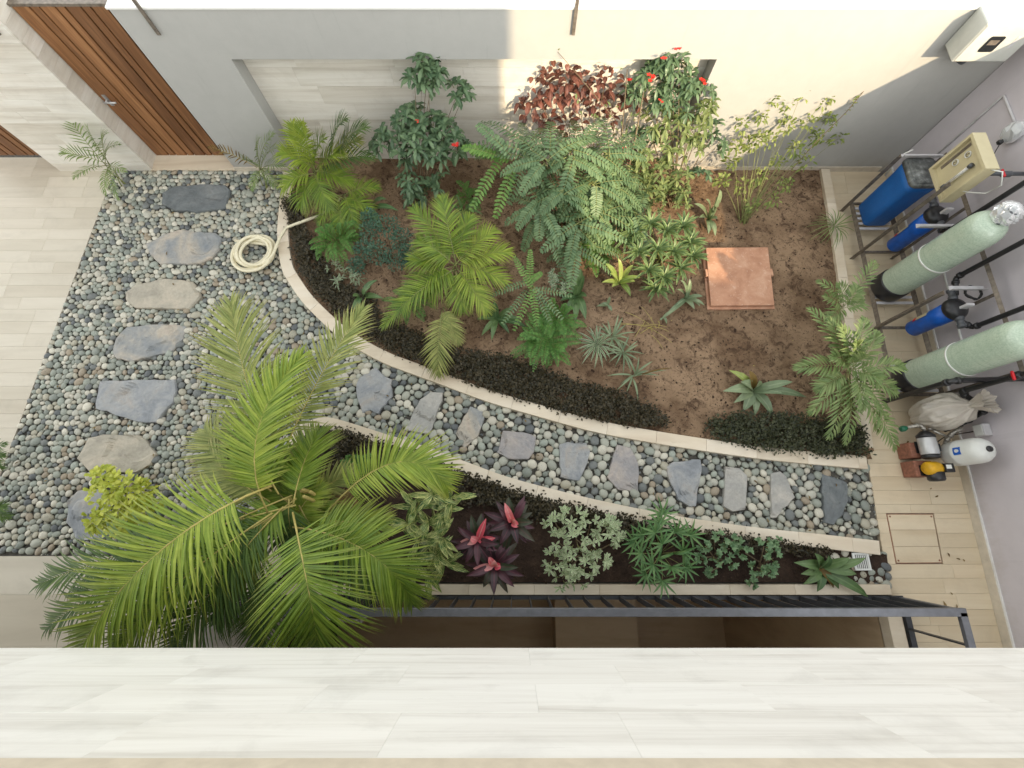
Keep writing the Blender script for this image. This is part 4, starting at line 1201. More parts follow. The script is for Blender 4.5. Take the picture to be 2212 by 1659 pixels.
pipe('black upright pipe left of the wrapped green tank', [(5.27, 3.40, .93), (5.27, 3.32, .96), (5.27, 3.30, 1.95), (5.68, 3.30, 1.97)], .028, 'black')
pipe('black upright pipe right of the wrapped green tank', [(5.24, 2.52, .88), (5.28, 2.74, .90), (5.30, 2.74, 1.95), (5.66, 2.74, 1.96)], .028, 'black')
pipe('black pipe rising beside the lower green tank', [(5.22, 2.20, .86), (5.35, 2.12, .84), (5.36, 2.10, 1.75), (5.63, 2.10, 1.76)], .028, 'black')
pipe('grey pipe with red valve behind the gauge panel', [(5.14, 3.60, 1.62), (5.69, 3.58, 1.64)], .022, 'pvc', False, [((5.38, 3.585, 1.63), (1, 0, 0))])
pipe('grey conduit bent along the lilac wall near the corner', [(rwx(4.67) - .015, 4.67, .30), (rwx(4.70) - .015, 4.70, 1.63), (rwx(4.3) - .015, 4.25, 1.64)], .013, 'conduit', False)
pipe('thin white conduit low on the lilac wall between the green tanks', [(rwx(3.1) - .012, 3.15, .46), (rwx(1.9) - .012, 1.8, .44)], .012, 'wplast', False)
A = Acc(); lp = [Vector((5.32 + .11 * math.cos(a) * .9, 2.56 - .02 * a / 6, 1.0 + .11 * math.sin(a))) for a in [6.28 * k / 20 for k in range(41)]]
lp = [Vector((5.34 + .085 * math.cos(6.283 * k / 20), 2.50 + .085 * math.sin(6.283 * k / 20) , .98 + .012 * math.sin(k))) for k in range(41)]
tube(A, lp, .011, 6); tag(A.build('cable_coil', M['cable'], None, (5.34, 2.5, .98)), 'small black cable coil hanging between the green tanks', 'cable')

# socket on the wall with plug and cable
so = thing('wall_socket', 'plastic wrapped socket with black plug on the lilac wall', 'socket', (rwx(4.2) - .03, 4.2, 1.6))
A = Acc(); box(A, (rwx(4.2) - .04, 4.18, 1.62), (.07, .13, .13), bev=.012); A.build('box', M['wplast'], so, smooth=False)
A = Acc()
g = [[A.vert((rwx(4.2) - .05 + (.075 + .03 * noise.noise(Vector((i, j * .9, 9)))) * math.sin(math.pi * i / 8) * math.cos(2 * math.pi * j / 12), 4.17 + (.11 + .03 * noise.noise(Vector((i, j * .9, 5)))) * math.sin(math.pi * i / 8) * math.sin(2 * math.pi * j / 12), 1.62 + .12 * math.cos(math.pi * i / 8))) for j in range(12)] for i in range(9)]
for i in range(8):
    for j in range(12): A.face((g[i][j], g[i][(j + 1) % 12], g[i + 1][(j + 1) % 12], g[i + 1][j]))
A.build('plastic_wrap', M['wrap'], so, smooth=False)
A = Acc(); box(A, (rwx(4.2) - .12, 4.12, 1.53), (.05, .05, .05), bev=.01); A.build('plug', M['black'], so, smooth=False)
A = Acc(); a, c = Vector((rwx(4.2) - .12, 4.1, 1.52)), Vector((5.16, 3.62, 1.66)); tube(A, [bez(a, Vector((5.45, 3.8, 1.35)), c, k / 10) for k in range(11)], .005, 5); A.build('cable', M['cable'], so)

# ---- meter box
mb = thing('meter_box', 'white electric meter box with dark window high in the wall corner', 'meter box', (5.15, 4.98, 1.93))
A = Acc(); box(A, (5.16, 4.965, 2.12), (.60, .26, .40), bev=.008); A.build('case', M['meter'], mb, smooth=False)
A = Acc(); box(A, (5.16, 4.832, 2.12), (.57, .012, .37), bev=.004); A.build('lid', M['meter'], mb, smooth=False)
A = Acc(); wd = []
for cx_, cz_, a0 in ((1, 1, 0), (-1, 1, 90), (-1, -1, 180), (1, -1, 270)):
    for q in range(4):
        a = R(a0 + 30 * q); wd.append((5.10 + cx_ * .06 + .02 * math.cos(a), 2.12 + cz_ * .06 + .02 * math.sin(a)))
f0 = [A.vert((x, 4.8265, z)) for x, z in wd]; f1 = [A.vert((x, 4.820, z)) for x, z in wd]
for j in range(len(wd)): A.face((f0[j], f0[(j + 1) % len(wd)], f1[(j + 1) % len(wd)], f1[j]))
A.face(f1); A.build('window', M['glass'], mb, smooth=False)
A = Acc(); box(A, (5.095, 4.8185, 2.14), (.10, .002, .05)); A.build('meter_dial', M['frame'], mb, smooth=False)
A = Acc(); box(A, (5.32, 4.8245, 2.14), (.03, .004, .12)); A.build('name_plate', M['conduit'], mb, smooth=False)
A = Acc(); lathe(A, (5.10, 4.97, 1.93), (0, 0, -1), [(.05, 0), (.05, .10), (.045, .11), (.01, .11)], 16); A.build('cable_gland', M['pvc'], mb)

# ---- pumps
ps = thing('brick_plinth', 'two red brown blocks under the small water pumps', 'plinth', (4.95, .66, .02))
for y in (.79, .57):
    A = Acc(); box(A, (4.935, y, .12), (.22, .185, .20), bev=.008); A.build('block', M['brick'], ps, smooth=False)
p1 = thing('water_pump', 'silver and black water pump on the upper red block', 'pump', (4.95, .80, .22))
A = Acc(); lathe(A, (4.955, .72, .32), (0, 1, 0), [(.085, 0), (.09, .01), (.09, .19), (.085, .2)], 24); A.build('motor', M['steel'], p1)
A = Acc(); lathe(A, (4.955, .921, .32), (0, 1, 0), [(.092, 0), (.092, .03), (.06, .06), (.04, .08)], 24); A.build('pump_head', M['black'], p1)
A = Acc(); lathe(A, (4.955, .719, .32), (0, -1, 0), [(.088, 0), (.088, .035), (.06, .05)], 24); A.build('end_cap', M['black'], p1)
A = Acc(); box(A, (5.04, .80, .33), (.05, .09, .07), bev=.006); A.build('terminal_box', M['black'], p1, smooth=False)
A = Acc(); box(A, (4.955, .82, .228), (.14, .14, .012)); A.build('foot', M['black'], p1, smooth=False)
p2 = thing('water_pump', 'yellow and black water pump on the lower red block', 'pump', (4.95, .55, .22))
A = Acc(); lathe(A, (4.90, .56, .31), (1, 0, 0), [(.06, -.04), (.075, -.02), (.08, 0), (.08, .09), (.07, .12)], 22); A.build('body', M['yellow'], p2)
A = Acc(); lathe(A, (4.97, .455, .30), (0, -1, 0), [(.06, -.07), (.085, -.06), (.085, .02), (.07, .04), (.01, .045)], 22); A.build('motor', M['black'], p2)
A = Acc(); box(A, (5.07, .56, .36), (.10, .10, .09), bev=.006); A.build('terminal_box', M['black'], p2, smooth=False)
A = Acc(); box(A, (5.05, .57, .408), (.06, .045, .004)); A.build('rating_label', M['wplast'], p2, smooth=False)
A = Acc(); box(A, (4.95, .545, .226), (.16, .12, .01)); A.build('foot', M['black'], p2, smooth=False)
# pressure tank
pt = thing('expansion_tank', 'white pressure tank with black cap and blue label beside the pumps', 'tank', (5.25, .73, 0))
A = Acc(); r = .145
lathe(A, (5.25, .73, .20), (0, 0, 1), [(.03, 0), (.09, .015), (.135, .06), (r, .12), (r, .19), (r * 1.02, .195), (r * 1.02, .225), (r, .23), (r, .37), (.138, .43), (.11, .48), (.07, .505), (.02, .512)], 32); A.build('shell', M['wplast'], pt)
A = Acc(); lathe(A, (5.25, .73, .70), (0, 0, 1), [(.032, 0), (.034, .02), (.03, .03), (.005, .032)], 18); A.build('cap', M['black'], pt)
A = Acc(); N_ = 6
q = [[A.vert((5.25 - math.cos(R(-14 + 34 * j / N_)) * (r + .0015), .73 + math.sin(R(-14 + 34 * j / N_)) * (r + .0015), z)) for j in range(N_ + 1)] for z in (.445, .535)]
for j in range(N_): A.face((q[0][j], q[0][j + 1], q[1][j + 1], q[1][j]))
lb = A.build('label', M['bluehouse'], pt)
A = Acc()                                  # white drop printed on the label
for k in range(14):
    a = 2 * math.pi * k / 14; 
cc = []
for k in range(16):
    a = 2 * math.pi * k / 16; rad = .022 * (1 + .5 * max(0, math.cos(a)) ** 4); yy, zz = .010 + rad * math.sin(a) * .9, .485 + rad * math.cos(a)
    cc.append(A.vert((5.25 - math.sqrt((r + .003) ** 2 - yy ** 2), .73 + yy, zz)))
A.face(cc); A.build('emblem', M['wplast'], lb)
A = Acc()
for a in (30, 150, 270): box(A, (5.25 + .10 * math.cos(R(a)), .73 + .10 * math.sin(R(a)), .12), (.03, .012, .22), rot=Matrix.Rotation(R(a), 3, 'Z'))
A.build('stand', M['wplast'], pt, smooth=False, kind='stuff')
# pipework of the pumps
pipe('dull metal pipe with green valve feeding the silver pump', [(4.78, 1.05, .30), (4.93, 1.08, .33), (4.955, 1.0, .33)], .022, 'brass', True)
A = Acc(); lathe(A, (4.70, 1.03, .29), (1, .2, .05), [(.02, 0), (.034, .01), (.036, .05), (.024, .08)], 12); tag(A.build('pipe_valve', M['green'], None, (4.74, 1.03, .29)), 'green valve at the end of the dull metal pump pipe', 'valve')
pipe('dull metal pipe joint between pump and plastic bag', [(5.02, 1.03, .30), (5.16, 1.04, .34), (5.30, 1.06, .36)], .02, 'brass', True)
pipe('dull metal pipe leading down to the white pressure tank', [(5.33, 1.02, .42), (5.26, .98, .36), (5.22, .87, .26), (5.22, .80, .24)], .022, 'brass', True)
pipe('thin dull pipe running diagonally to the pressure tank', [(5.03, 1.00, .36), (5.2, .93, .34)], .014, 'brass', False)
cb = thing('control_box', 'small pale control box on the lilac wall above the white tank', 'control box', (5.5, .99, .44))
A = Acc(); box(A, (rwx(1) - .05, .99, .44), (.09, .14, .13), bev=.006); A.build('case', M['conduit'], cb, smooth=False)
A = Acc(); box(A, (rwx(1) - .0975, .99, .44), (.006, .12, .10), bev=.002); A.build('lid', M['wplast'], cb, smooth=False)
A = Acc(); tube(A, [(rwx(1) - .07, .99, .37), (5.3, .96, .22), (5.1, .86, .26), (5.04, .82, .33)], .006, 5); A.build('cable', M['cable'], cb)

# ---- crumpled plastic bag
A = Acc(); n1, n2 = 60, 90; c = Vector((5.17, 1.22, .44)); ax = Vector((.34, .05, .94)).normalized(); s, u = frame_of(ax, Vector((0, 1, 0)))
rows_ = []
for i in range(n1 + 1):
    f = i / n1; ring = []
    for j in range(n2):
        a = 2 * math.pi * j / n2
        q = Vector((math.cos(a), math.sin(a), 0))
        fold = 1 - abs(noise.noise(q * 3.4 + Vector((0, 0, f * 1.6))))              # folds run along the sack
        fine = 1 - abs(noise.noise(q * 7.5 + Vector((3, 0, f * 5))))
        big = noise.noise(q * 1.1 + Vector((4, 0, f * 2)))
        neck = .055 + .07 * max(0, (f - .80) / .20) if f > .74 else None
        body = .05 + .185 * math.sin(math.pi * min(1, f * 1.22)) ** .6
        w_ = max(0, min(1, (f - .66) / .12)); base = body * (1 - w_) + (.05 + .085 * max(0, f - .78) / .22) * w_
        amp = .30 + .5 * w_
        rad = base * (1 + .25 * big + amp * (fold - .75) + .22 * (fine - .75))
        p = c + ax * ((f - .45) * .74 + .05 * noise.noise(q * 2 + Vector((0, 0, f * 3)))) + s * math.cos(a) * rad * 1.15 + u * math.sin(a) * rad * .85
        p.z = max(p.z, .03)
        ring.append(A.vert(p))
    rows_.append(ring)
for i in range(n1):
    for j in range(n2): A.face((rows_[i][j], rows_[i][(j + 1) % n2], rows_[i + 1][(j + 1) % n2], rows_[i + 1][j]))
A.face(rows_[0][::-1])
n_ = NT('plastic_sheet'); n_.color((.62, .57, .50)); n_.set(.28, 0, .5)
tr = n_.new('ShaderNodeBsdfTranslucent'); tr.inputs[0].default_value = (.62, .57, .50, 1); ms = n_.new('ShaderNodeMixShader'); ms.inputs[0].default_value = .3
n_.ln(n_.b.outputs[0], ms.inputs[1]); n_.ln(tr.outputs[0], ms.inputs[2]); n_.ln(ms.outputs[0], n_.out.inputs[0]); M['bag'] = n_.mat
tag(A.build('plastic_bag', M['bag'], None, (5.17, 1.22, .03)), 'crumpled off-white plastic bag between rack and pumps', 'bag')

# ---- soil cover slab
cv = [P(*q, .12) for q in (Z6(172, -30), Z6(583, -28), Z6(612, 345), Z6(196, 348))]
cv = [P(1525, 535, .13), P(1659, 534, .13), P(1673, 659, .13), P(1536, 660, .13)]
c = sum(cv, Vector()) / 4
sl = thing('access_cover', 'square terracotta coloured access cover lying on the bare soil', 'cover', (c.x, c.y, .05))
A = Acc(); prism(A, [(p.x, p.y) for p in cv[::-1]], .085, .13, bev=.003); A.build('lid', M['cover'], sl, smooth=False)
A = Acc(); prism(A, [tuple((c + (p - c) * 1.07).xy) for p in cv[::-1]], .03, .083, bev=.004); A.build('frame', M['cover'], sl, smooth=False)
for k, (a, b) in enumerate(((0, 3), (1, 2))):
    m_ = cv[a] * .56 + cv[b] * .44; d = (m_ - c).normalized()
    A = Acc(); box(A, m_ + d * .018 - Vector((0, 0, .022)), (.034, .11, .04), bev=.004); A.build('lug', M['cover'], sl, smooth=False)

# ---- coiled hose
hc = P(553, 548, .1)
hs = thing('garden_hose', 'coiled cream garden hose lying on pebbles against the kerb', 'hose', (hc.x, hc.y, .06))
A = Acc(); line = []; turns = 6; g = random.Random(3)
ph = [g.uniform(0, 6.28) for _ in range(8)]
for k in range(turns * 28 + 1):
    a = 2 * math.pi * k / 28; f = k / 28
    i = int(f) % 8; j = (i + 1) % 8; ff = f - int(f)
    ox = (math.cos(ph[i]) * (1 - ff) + math.cos(ph[j]) * ff) * .045; oy = (math.sin(ph[i]) * (1 - ff) + math.sin(ph[j]) * ff) * .04
    rad = .248 + .04 * math.sin(f * 2.1) + .01 * math.sin(a * 2 + f)
    line.append(Vector((hc.x + ox + rad * math.cos(a) * 1.02, hc.y + oy + rad * math.sin(a) * .98, .085 + .012 * f + .014 * (1 + math.sin(a * 1.5 + f)) )))
e = line[-1]
for q, z in (((618, 492), .15), ((650, 480), .16), ((690, 465), .15), ((715, 452), .14), ((735, 430), .1)):
    line.append(P(*q, z))
tube(A, line[:-5] + [bez(line[-6], (line[-6] + line[-5]) / 2 + Vector((0, .03, .03)), line[-5], .5)] + line[-5:], .0215, 8); A.build('hose_pipe', M['hose'], hs)
A = Acc(); e0 = line[0]; e1 = P(508, 520, .09)
tube(A, [line[0], line[0] + Vector((-.02, .1, -.01)), P(540, 524, .09), e1], .0215, 8); A.build('hose_end', M['hose'], hs)
A = Acc(); tube(A, [P(514, 530, .09), P(508, 538, .09)], .028, 10); A.build('connector', M['bluehouse'], hs)

# ================================================================== PLANTS
SZ = .055                                   # soil level
def V3(t): return P(*t)
def palm(name, label, cat, base, crown, tips, mat='areca', lift=.22, n=30, LL=.34, LW=.02, rach=.007, stems=3, group=None, seed=1, spread=.05, stem_m='gstem', prof='needle', segs=3, stem_r=.014, **kw):
    g = random.Random(seed)
    w = P(base[0], base[1], SZ); t = thing(name, label, cat, w, group)
    cr = P(*crown)
    for k in range(stems):
        A = Acc(); a = w + Vector((g.uniform(-1, 1) * spread, g.uniform(-1, 1) * spread, -.03)); c = cr + Vector((g.uniform(-1, 1) * spread, g.uniform(-1, 1) * spread, g.uniform(-.1, .02)))
        m_ = (a + c) / 2 + Vector((g.uniform(-1, 1) * .04, g.uniform(-1, 1) * .04, 0)); tube(A, [bez(a, m_, c, i / 7) for i in range(8)], stem_r, 6, taper=.6); A.build('stem', M[stem_m], t)
    for tp in tips:
        o = tp[3] if len(tp) > 3 else {}
        a = (P(*o['from']) if 'from' in o else cr) + Vector((g.uniform(-1, 1) * spread * .6, g.uniform(-1, 1) * spread * .6, g.uniform(-.03, .03)))
        c = P(*tp[:3]); L_ = (c - a).length
        b = a * .5 + c * .5 + Vector((0, 0, L_ * o.get('lift', lift)))
        if 'bend' in o: b += P(*o['bend']) - (a + c) / 2 if False else Vector((0, 0, 0))
        if 'via' in o: b = (P(*o['via']) - (a + c) * .25) * 2
        A = Acc()
        frond(A, a, b, c, n=o.get('n', n), LL=o.get('LL', LL), LW=o.get('LW', LW), rach=o.get('rach', rach), prof=prof, segs=segs, rnd=g, **{**kw, **o.get('kw', {})})
        A.build('frond', [G[o.get('mat', mat)], M[o.get('rm', stem_m)]], t)
    return t

# --- the big areca palm of the lower bed
BIG = [
    (500, 655, 1.75, {'from': (606, 1010, 1.62), 'mat': 'areca_dry', 'LL': .56, 'n': 69, 'lift': .14}),
    (785, 668, 1.60, {'from': (618, 985, 1.60), 'mat': 'areca_dry', 'LL': .40, 'n': 55, 'lift': .12}),
    (652, 770, 1.85, {'from': (572, 1095, 1.7), 'mat': 'areca_b', 'LL': .46, 'n': 79, 'via': (556, 935, 1.98)}),
    (455, 985, 1.45, {'mat': 'areca_dry', 'LL': .42, 'n': 52, 'from': (590, 1075, 1.5)}),
    (165, 1425, 1.50, {'from': (590, 1030, 1.78), 'LL': .66, 'n': 96, 'LW': 0.0232, 'via': (335, 1200, 2.06), 'rach': .012, 'mat': 'areca_b', 'kw': {'droop': .40, 'a0': 74}}),
    (250, 1400, 1.40, {'from': (585, 1090, 1.6), 'LL': .56, 'n': 72, 'LW': 0.0224, 'mat': 'areca', 'lift': .24}),
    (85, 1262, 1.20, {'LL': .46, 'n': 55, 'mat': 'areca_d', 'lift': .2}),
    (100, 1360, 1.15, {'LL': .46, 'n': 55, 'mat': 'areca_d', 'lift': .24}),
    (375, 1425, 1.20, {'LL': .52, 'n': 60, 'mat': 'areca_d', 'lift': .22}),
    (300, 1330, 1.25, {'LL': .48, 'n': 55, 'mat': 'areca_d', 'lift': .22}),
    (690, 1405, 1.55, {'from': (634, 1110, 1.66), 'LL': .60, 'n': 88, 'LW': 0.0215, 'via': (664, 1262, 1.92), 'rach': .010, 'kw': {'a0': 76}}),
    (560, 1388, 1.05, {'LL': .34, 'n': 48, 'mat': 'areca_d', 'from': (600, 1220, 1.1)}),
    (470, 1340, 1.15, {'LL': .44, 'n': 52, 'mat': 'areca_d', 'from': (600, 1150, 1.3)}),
    (890, 1300, 1.40, {'from': (648, 1130, 1.5), 'LL': .46, 'n': 69, 'LW': 0.0241, 'via': (790, 1190, 1.78), 'mat': 'areca'}),
    (965, 1050, 1.50, {'from': (690, 1090, 1.4), 'LL': .40, 'n': 69, 'via': (850, 1000, 1.74), 'mat': 'areca_b'}),
    (830, 1130, 1.2, {'LL': .32, 'n': 48, 'from': (690, 1110, 1.3), 'mat': 'areca_b'}),
    (470, 1230, 1.45, {'LL': .50, 'n': 60, 'mat': 'areca'}),
    (690, 930, 1.30, {'LL': .38, 'n': 45, 'mat': 'areca'}),
    (540, 905, 1.55, {'LL': .50, 'n': 60, 'mat': 'areca', 'from': (600, 1060, 1.6)}),
    (445, 930, 1.35, {'LL': .46, 'n': 55, 'mat': 'areca_dry', 'from': (590, 1080, 1.4)}),
    (760, 1020, 1.0, {'LL': .26, 'n': 36, 'mat': 'areca_dry', 'from': (680, 1080, 1.0)}),
    (620, 980, 1.1, {'LL': .34, 'n': 43, 'mat': 'areca_dry', 'from': (640, 1090, 1.1)}),
    (560, 1010, 1.2, {'LL': .40, 'n': 48, 'mat': 'areca', 'from': (630, 1090, 1.3)}),
    (600, 1130, 1.35, {'LL': .26, 'n': 40, 'mat': 'areca_b', 'from': (650, 1060, 1.2)}), (690, 1050, 1.3, {'LL': .24, 'n': 36, 'mat': 'areca_b', 'from': (640, 1120, 1.3)}), (730, 1120, 1.2, {'LL': .26, 'n': 40, 'mat': 'areca', 'from': (640, 1080, 1.2)}), (650, 1000, 1.35, {'LL': .3, 'n': 43, 'mat': 'areca', 'from': (650, 1110, 1.2)}), (700, 1170, 1.2, {'LL': .3, 'n': 43, 'mat': 'areca_b', 'from': (640, 1090, 1.3)}), (585, 1060, 1.3, {'LL': .2, 'n': 28, 'mat': 'brown', 'from': (690, 1090, .9)}), (760, 1080, .8, {'LL': .2, 'n': 28, 'mat': 'brown', 'from': (680, 1090, 1.0)}),
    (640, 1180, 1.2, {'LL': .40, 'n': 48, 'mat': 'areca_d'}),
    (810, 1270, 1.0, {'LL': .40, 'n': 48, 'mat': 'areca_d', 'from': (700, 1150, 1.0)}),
]
palm('areca_palm', 'big areca palm with long arching fronds in the lower left corner bed', 'palm', (752, 1102), (628, 1085, 1.55), BIG,
     lift=.2, stems=6, spread=.13, stem_m='ystem', stem_r=.026, seed=5, LW=.024, rach=.008, segs=4, jit=.10)

# --- small palms by the door
palm('young_palm', 'small palm with thin pale fronds left of the wooden door sill', 'palm', (262, 402), (235, 360, .35), [
    (146, 250, .95), (136, 330, .70), (258, 312, .85, {'LL': .16}), (230, 288, .95), (160, 385, .55, {'LL': .14}), (190, 275, .9), (270, 370, .5, {'LL': .14}), (255, 430, .2, {'LL': .12}), (228, 420, .25, {'LL': .12})],
    mat='parlor', n=13, LL=.22, LW=.020, rach=.005, stems=3, spread=.05, seed=2, stem_r=.009)
palm('young_palm', 'small palm with one withered brown frond right of the wooden door', 'palm', (572, 402), (560, 365, .32), [
    (452, 318, .62, {'mat': 'brown', 'rm': 'ystem', 'LL': .15}), (602, 318, .75), (560, 300, .85), (528, 345, .6), (610, 358, .5), (590, 290, .8), (545, 410, .25, {'LL': .12}), (598, 405, .3, {'LL': .14})],
    mat='parlor', n=13, LL=.20, LW=.020, rach=.005, stems=3, spread=.05, seed=3, stem_r=.009)

# --- areca palms in the upper bed
palm('areca_palm', 'bright green areca palm at the upper left corner of the bed', 'palm', (700, 440), (682, 372, .60), [
    (632, 270, 1.15, {'mat': 'areca_b'}), (655, 268, 1.25, {'mat': 'areca_b'}), (610, 330, .9, {'mat': 'areca_b'}), (612, 405, .55, {'mat': 'areca_b'}), (650, 445, .40), (712, 450, .42), (758, 395, .55), (740, 330, .9, {'mat': 'areca_b'}), (700, 300, 1.1, {'mat': 'areca'}),
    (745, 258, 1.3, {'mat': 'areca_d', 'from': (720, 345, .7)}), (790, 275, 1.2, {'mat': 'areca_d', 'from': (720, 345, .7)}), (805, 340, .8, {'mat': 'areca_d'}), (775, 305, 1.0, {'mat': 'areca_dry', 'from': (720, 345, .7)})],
    n=26, LL=.30, LW=.024, stems=4, spread=.07, seed=7, lift=.26)
palm('areca_palm', 'drooping dark areca palm below the bright one near the hose tail', 'palm', (755, 470), (745, 425, .4), [(815, 405, .5), (800, 450, .35), (735, 500, .25), (690, 478, .25), (770, 490, .3), (660, 455, .3, {'mat': 'areca_dry'})],
    mat='areca', n=22, LL=.24, LW=.02, stems=3, seed=17)
palm('areca_palm', 'areca palm in the middle of the upper bed with fan shaped fronds', 'palm', (985, 625), (985, 575, .62), [
    (893, 452, 1.02), (955, 428, 1.15, {'mat': 'areca'}), (1015, 470, 1.0), (1068, 500, .85, {'mat': 'areca_b'}), (1100, 545, .75, {'mat': 'areca_b'}), (1092, 610, .55, {'mat': 'areca_b'}), (1050, 672, .45, {'mat': 'areca_b'}),
    (1000, 668, .45), (930, 640, .5), (888, 565, .7), (828, 705, .32, {'n': 36, 'LL': .3}), (870, 640, .45), (946, 808, .25, {'mat': 'areca_dry', 'from': (955, 670, .45)}), (990, 740, .25, {'mat': 'areca_dry', 'LL': .2, 'from': (955, 660, .4)}), (905, 520, .9, {'mat': 'areca'})],
    n=30, LL=.30, LW=.023, stems=5, spread=.07, seed=9, lift=.24)

# --- palms by the rack
palm('bamboo_palm', 'pale green palm clump overhanging the right kerb by the tanks', 'palm', (1842, 905), (1835, 800, .60), [
    (1748, 668, .75), (1722, 795, .55), (1752, 890, .35), (1790, 690, .85), (1815, 705, .95), (1865, 690, .95), (1892, 720, .9), (1950, 792, .75), (1935, 850, .6), (1900, 820, .75),
    (1932, 968, .35, {'from': (1870, 860, .5)}), (1895, 930, .4), (1826, 958, .25), (1790, 945, .25), (1768, 840, .5), (1800, 770, .8), (1850, 740, .95), (1915, 905, .45), (1870, 770, .9), (1862, 880, .6)],
    mat='parlor', n=14, LL=.19, LW=.030, rach=.005, stems=6, spread=.10, seed=12, prof='lance', stem_r=.010, lift=.2)
palm('bamboo_palm', 'smaller pale palm with upright tips above the palm clump by the tanks', 'palm', (1825, 720), (1820, 665, .40), [(1768, 608, .62, {'LL': .14}), (1785, 640, .55), (1852, 622, .6), (1888, 566, .75), (1862, 655, .5), (1812, 615, .6), (1790, 690, .4)],
    mat='parlor', n=12, LL=.17, LW=.024, rach=.004, stems=3, spread=.05, seed=13, prof='lance', stem_r=.008)

# --- pinnate shrub (large compound leaves) at the centre
g = random.Random(21)
def compound_shrub(name, label, cat, base, tips, mat, n, LL, LW, group=None, crown=None, seed=1, branches=4, lift=.1, rach=.005, alt=None, **kw):
    g = random.Random(seed); w = P(base[0], base[1], SZ); t = thing(name, label, cat, w, group)
    for tp in tips:
        o = tp[3] if len(tp) > 3 else {}
        c = P(*tp[:3]); a = P(*o['from']) if 'from' in o else P(*crown)
        a = a + Vector((g.gauss(0, .03), g.gauss(0, .03), g.gauss(0, .03)))
        b = (a + c) / 2 + Vector((0, 0, (c - a).length * o.get('lift', lift)))
        A = Acc(); frond(A, a, b, c, n=o.get('n', n), LL=LL, LW=LW, prof='oval', segs=3, a0=80, a1=62, lift=.12, droop=.18, rach=rach, rnd=g, lenpow=.35, start=.08, **kw)
        A.build('compound_leaf', [G[o.get('mat', mat)], M['gstem']], t)
    for k in range(branches):
        tp = tips[(k * 5) % len(tips)]; o = tp[3] if len(tp) > 3 else {}
        c = P(*o['from']) if 'from' in o else P(*crown)
        A = Acc(); m_ = (w + c) / 2 + Vector((g.gauss(0, .06), g.gauss(0, .06), .1)); tube(A, [bez(w, m_, c, i / 8) for i in range(9)], .016, 6, taper=.5); A.build('branch', M['stem'], t)
    return t
tips = []
heads = [(1130, 330, 1.35), (1180, 350, 1.45), (1235, 330, 1.4), (1215, 420, 1.2), (1280, 400, 1.15), (1170, 450, 1.0), (1250, 480, .9), (1310, 340, 1.3), (1300, 460, .85), (1250, 530, .65), (1340, 400, .9), (1370, 470, .6)]
for i, h in enumerate(heads):
    for k in range(10):
        a = 2 * math.pi * (k + g.random() * .9) / 10
        r = g.uniform(65, 125)
        u_, v_ = h[0] + r * math.cos(a), h[1] + r * math.sin(a) * .85
        if u_ > 1395: u_ = 1395
        v_ = max(v_, 235 + g.uniform(0, 30))
        tips.append((u_, v_, max(.25, h[2] - g.uniform(.1, .5)), {'from': h, 'lift': g.uniform(.12, .3), 'mat': 'pin'}))
tips += [(1018, 455, .75, {'from': (1085, 340, 1.15), 'mat': 'pin_b', 'n': 15}), (1070, 470, .75, {'from': (1110, 350, 1.2), 'mat': 'pin_b', 'n': 14}), (1100, 440, .8, {'from': (1140, 340, 1.25), 'n': 12}), (1032, 270, 1.5, {'from': (1105, 330, 1.4)}), (1020, 330, 1.2, {'from': (1105, 335, 1.3), 'mat': 'pin_b'}),
         (1000, 318, 1.3, {'from': (1080, 335, 1.3), 'mat': 'pin_b'}), (1300, 545, .5, {'from': (1230, 470, .95)}), (1350, 480, .6, {'from': (1270, 430, 1.0)}), (1210, 570, .5, {'from': (1180, 470, .95)}), (1130, 540, .5, {'from': (1160, 470, .95)})]
compound_shrub('senna_shrub', 'large grey green shrub with big feather leaves at the bed centre', 'shrub', (1215, 500), tips, 'pin', 14, .088, .036, seed=4, branches=13)
tips = [(1110, 555, .75, {'mat': 'pin_b'}), (1170, 590, .65, {'mat': 'pin_b'}), (1085, 700, .4, {'n': 14}), (1110, 715, .35, {'mat': 'pin_b'}), (1160, 705, .4, {'mat': 'pin_b'}), (1215, 690, .45), (1235, 640, .5), (1060, 640, .5), (1145, 540, .8, {'mat': 'pin_b'}), (1190, 700, .35)]
compound_shrub('senna_seedling', 'young light green feather leaved plant between palm and fern', 'shrub', (1150, 650), tips, 'pin', 14, .055, .022, seed=6, branches=3, crown=(1148, 618, .55))

# --- ferns
def fern(label, base, R_px, z, n_fr, seed, mat='fern', LL=.07, n=20, zc=.12, sq=.9):
    g = random.Random(seed); w = P(base[0], base[1], SZ); t = thing('fern', label, 'fern', w, 'ferns in the beds')
    for k in range(n_fr):
        a = 2 * math.pi * (k + g.random() * .8) / n_fr; r = R_px * g.uniform(.55, 1.05)
        c = P(base[0] + r * math.cos(a), base[1] + r * math.sin(a) * sq, z * g.uniform(.35, 1.0)); s = P(base[0] + g.gauss(0, R_px * .12), base[1] + g.gauss(0, R_px * .12), zc)
        b = (s + c) / 2 + Vector((0, 0, (c - s).length * g.uniform(.2, .5)))
        A = Acc(); frond(A, s, b, c, n=n, LL=LL * g.uniform(.8, 1.2), LW=LL * .26, prof='lance', segs=2, a0=78, a1=55, lift=.05, droop=.15, rach=.0025, rnd=g, start=.12, lenpow=.7)
        A.build('frond', [G[mat], M['gstem']], t)
    return t
fern('bright green fern spilling onto the dark ground cover', (1178, 738), 78, .38, 34, 1)
fern('small bright fern behind the fern at the dark ground cover', (1205, 690), 62, .45, 18, 2, LL=.06)
fern('green fern left of the blue green bush', (728, 520), 62, .45, 26, 3)
fern('fern at the foot of the upper left areca palm', (742, 478), 45, .5, 14, 4, LL=.05)
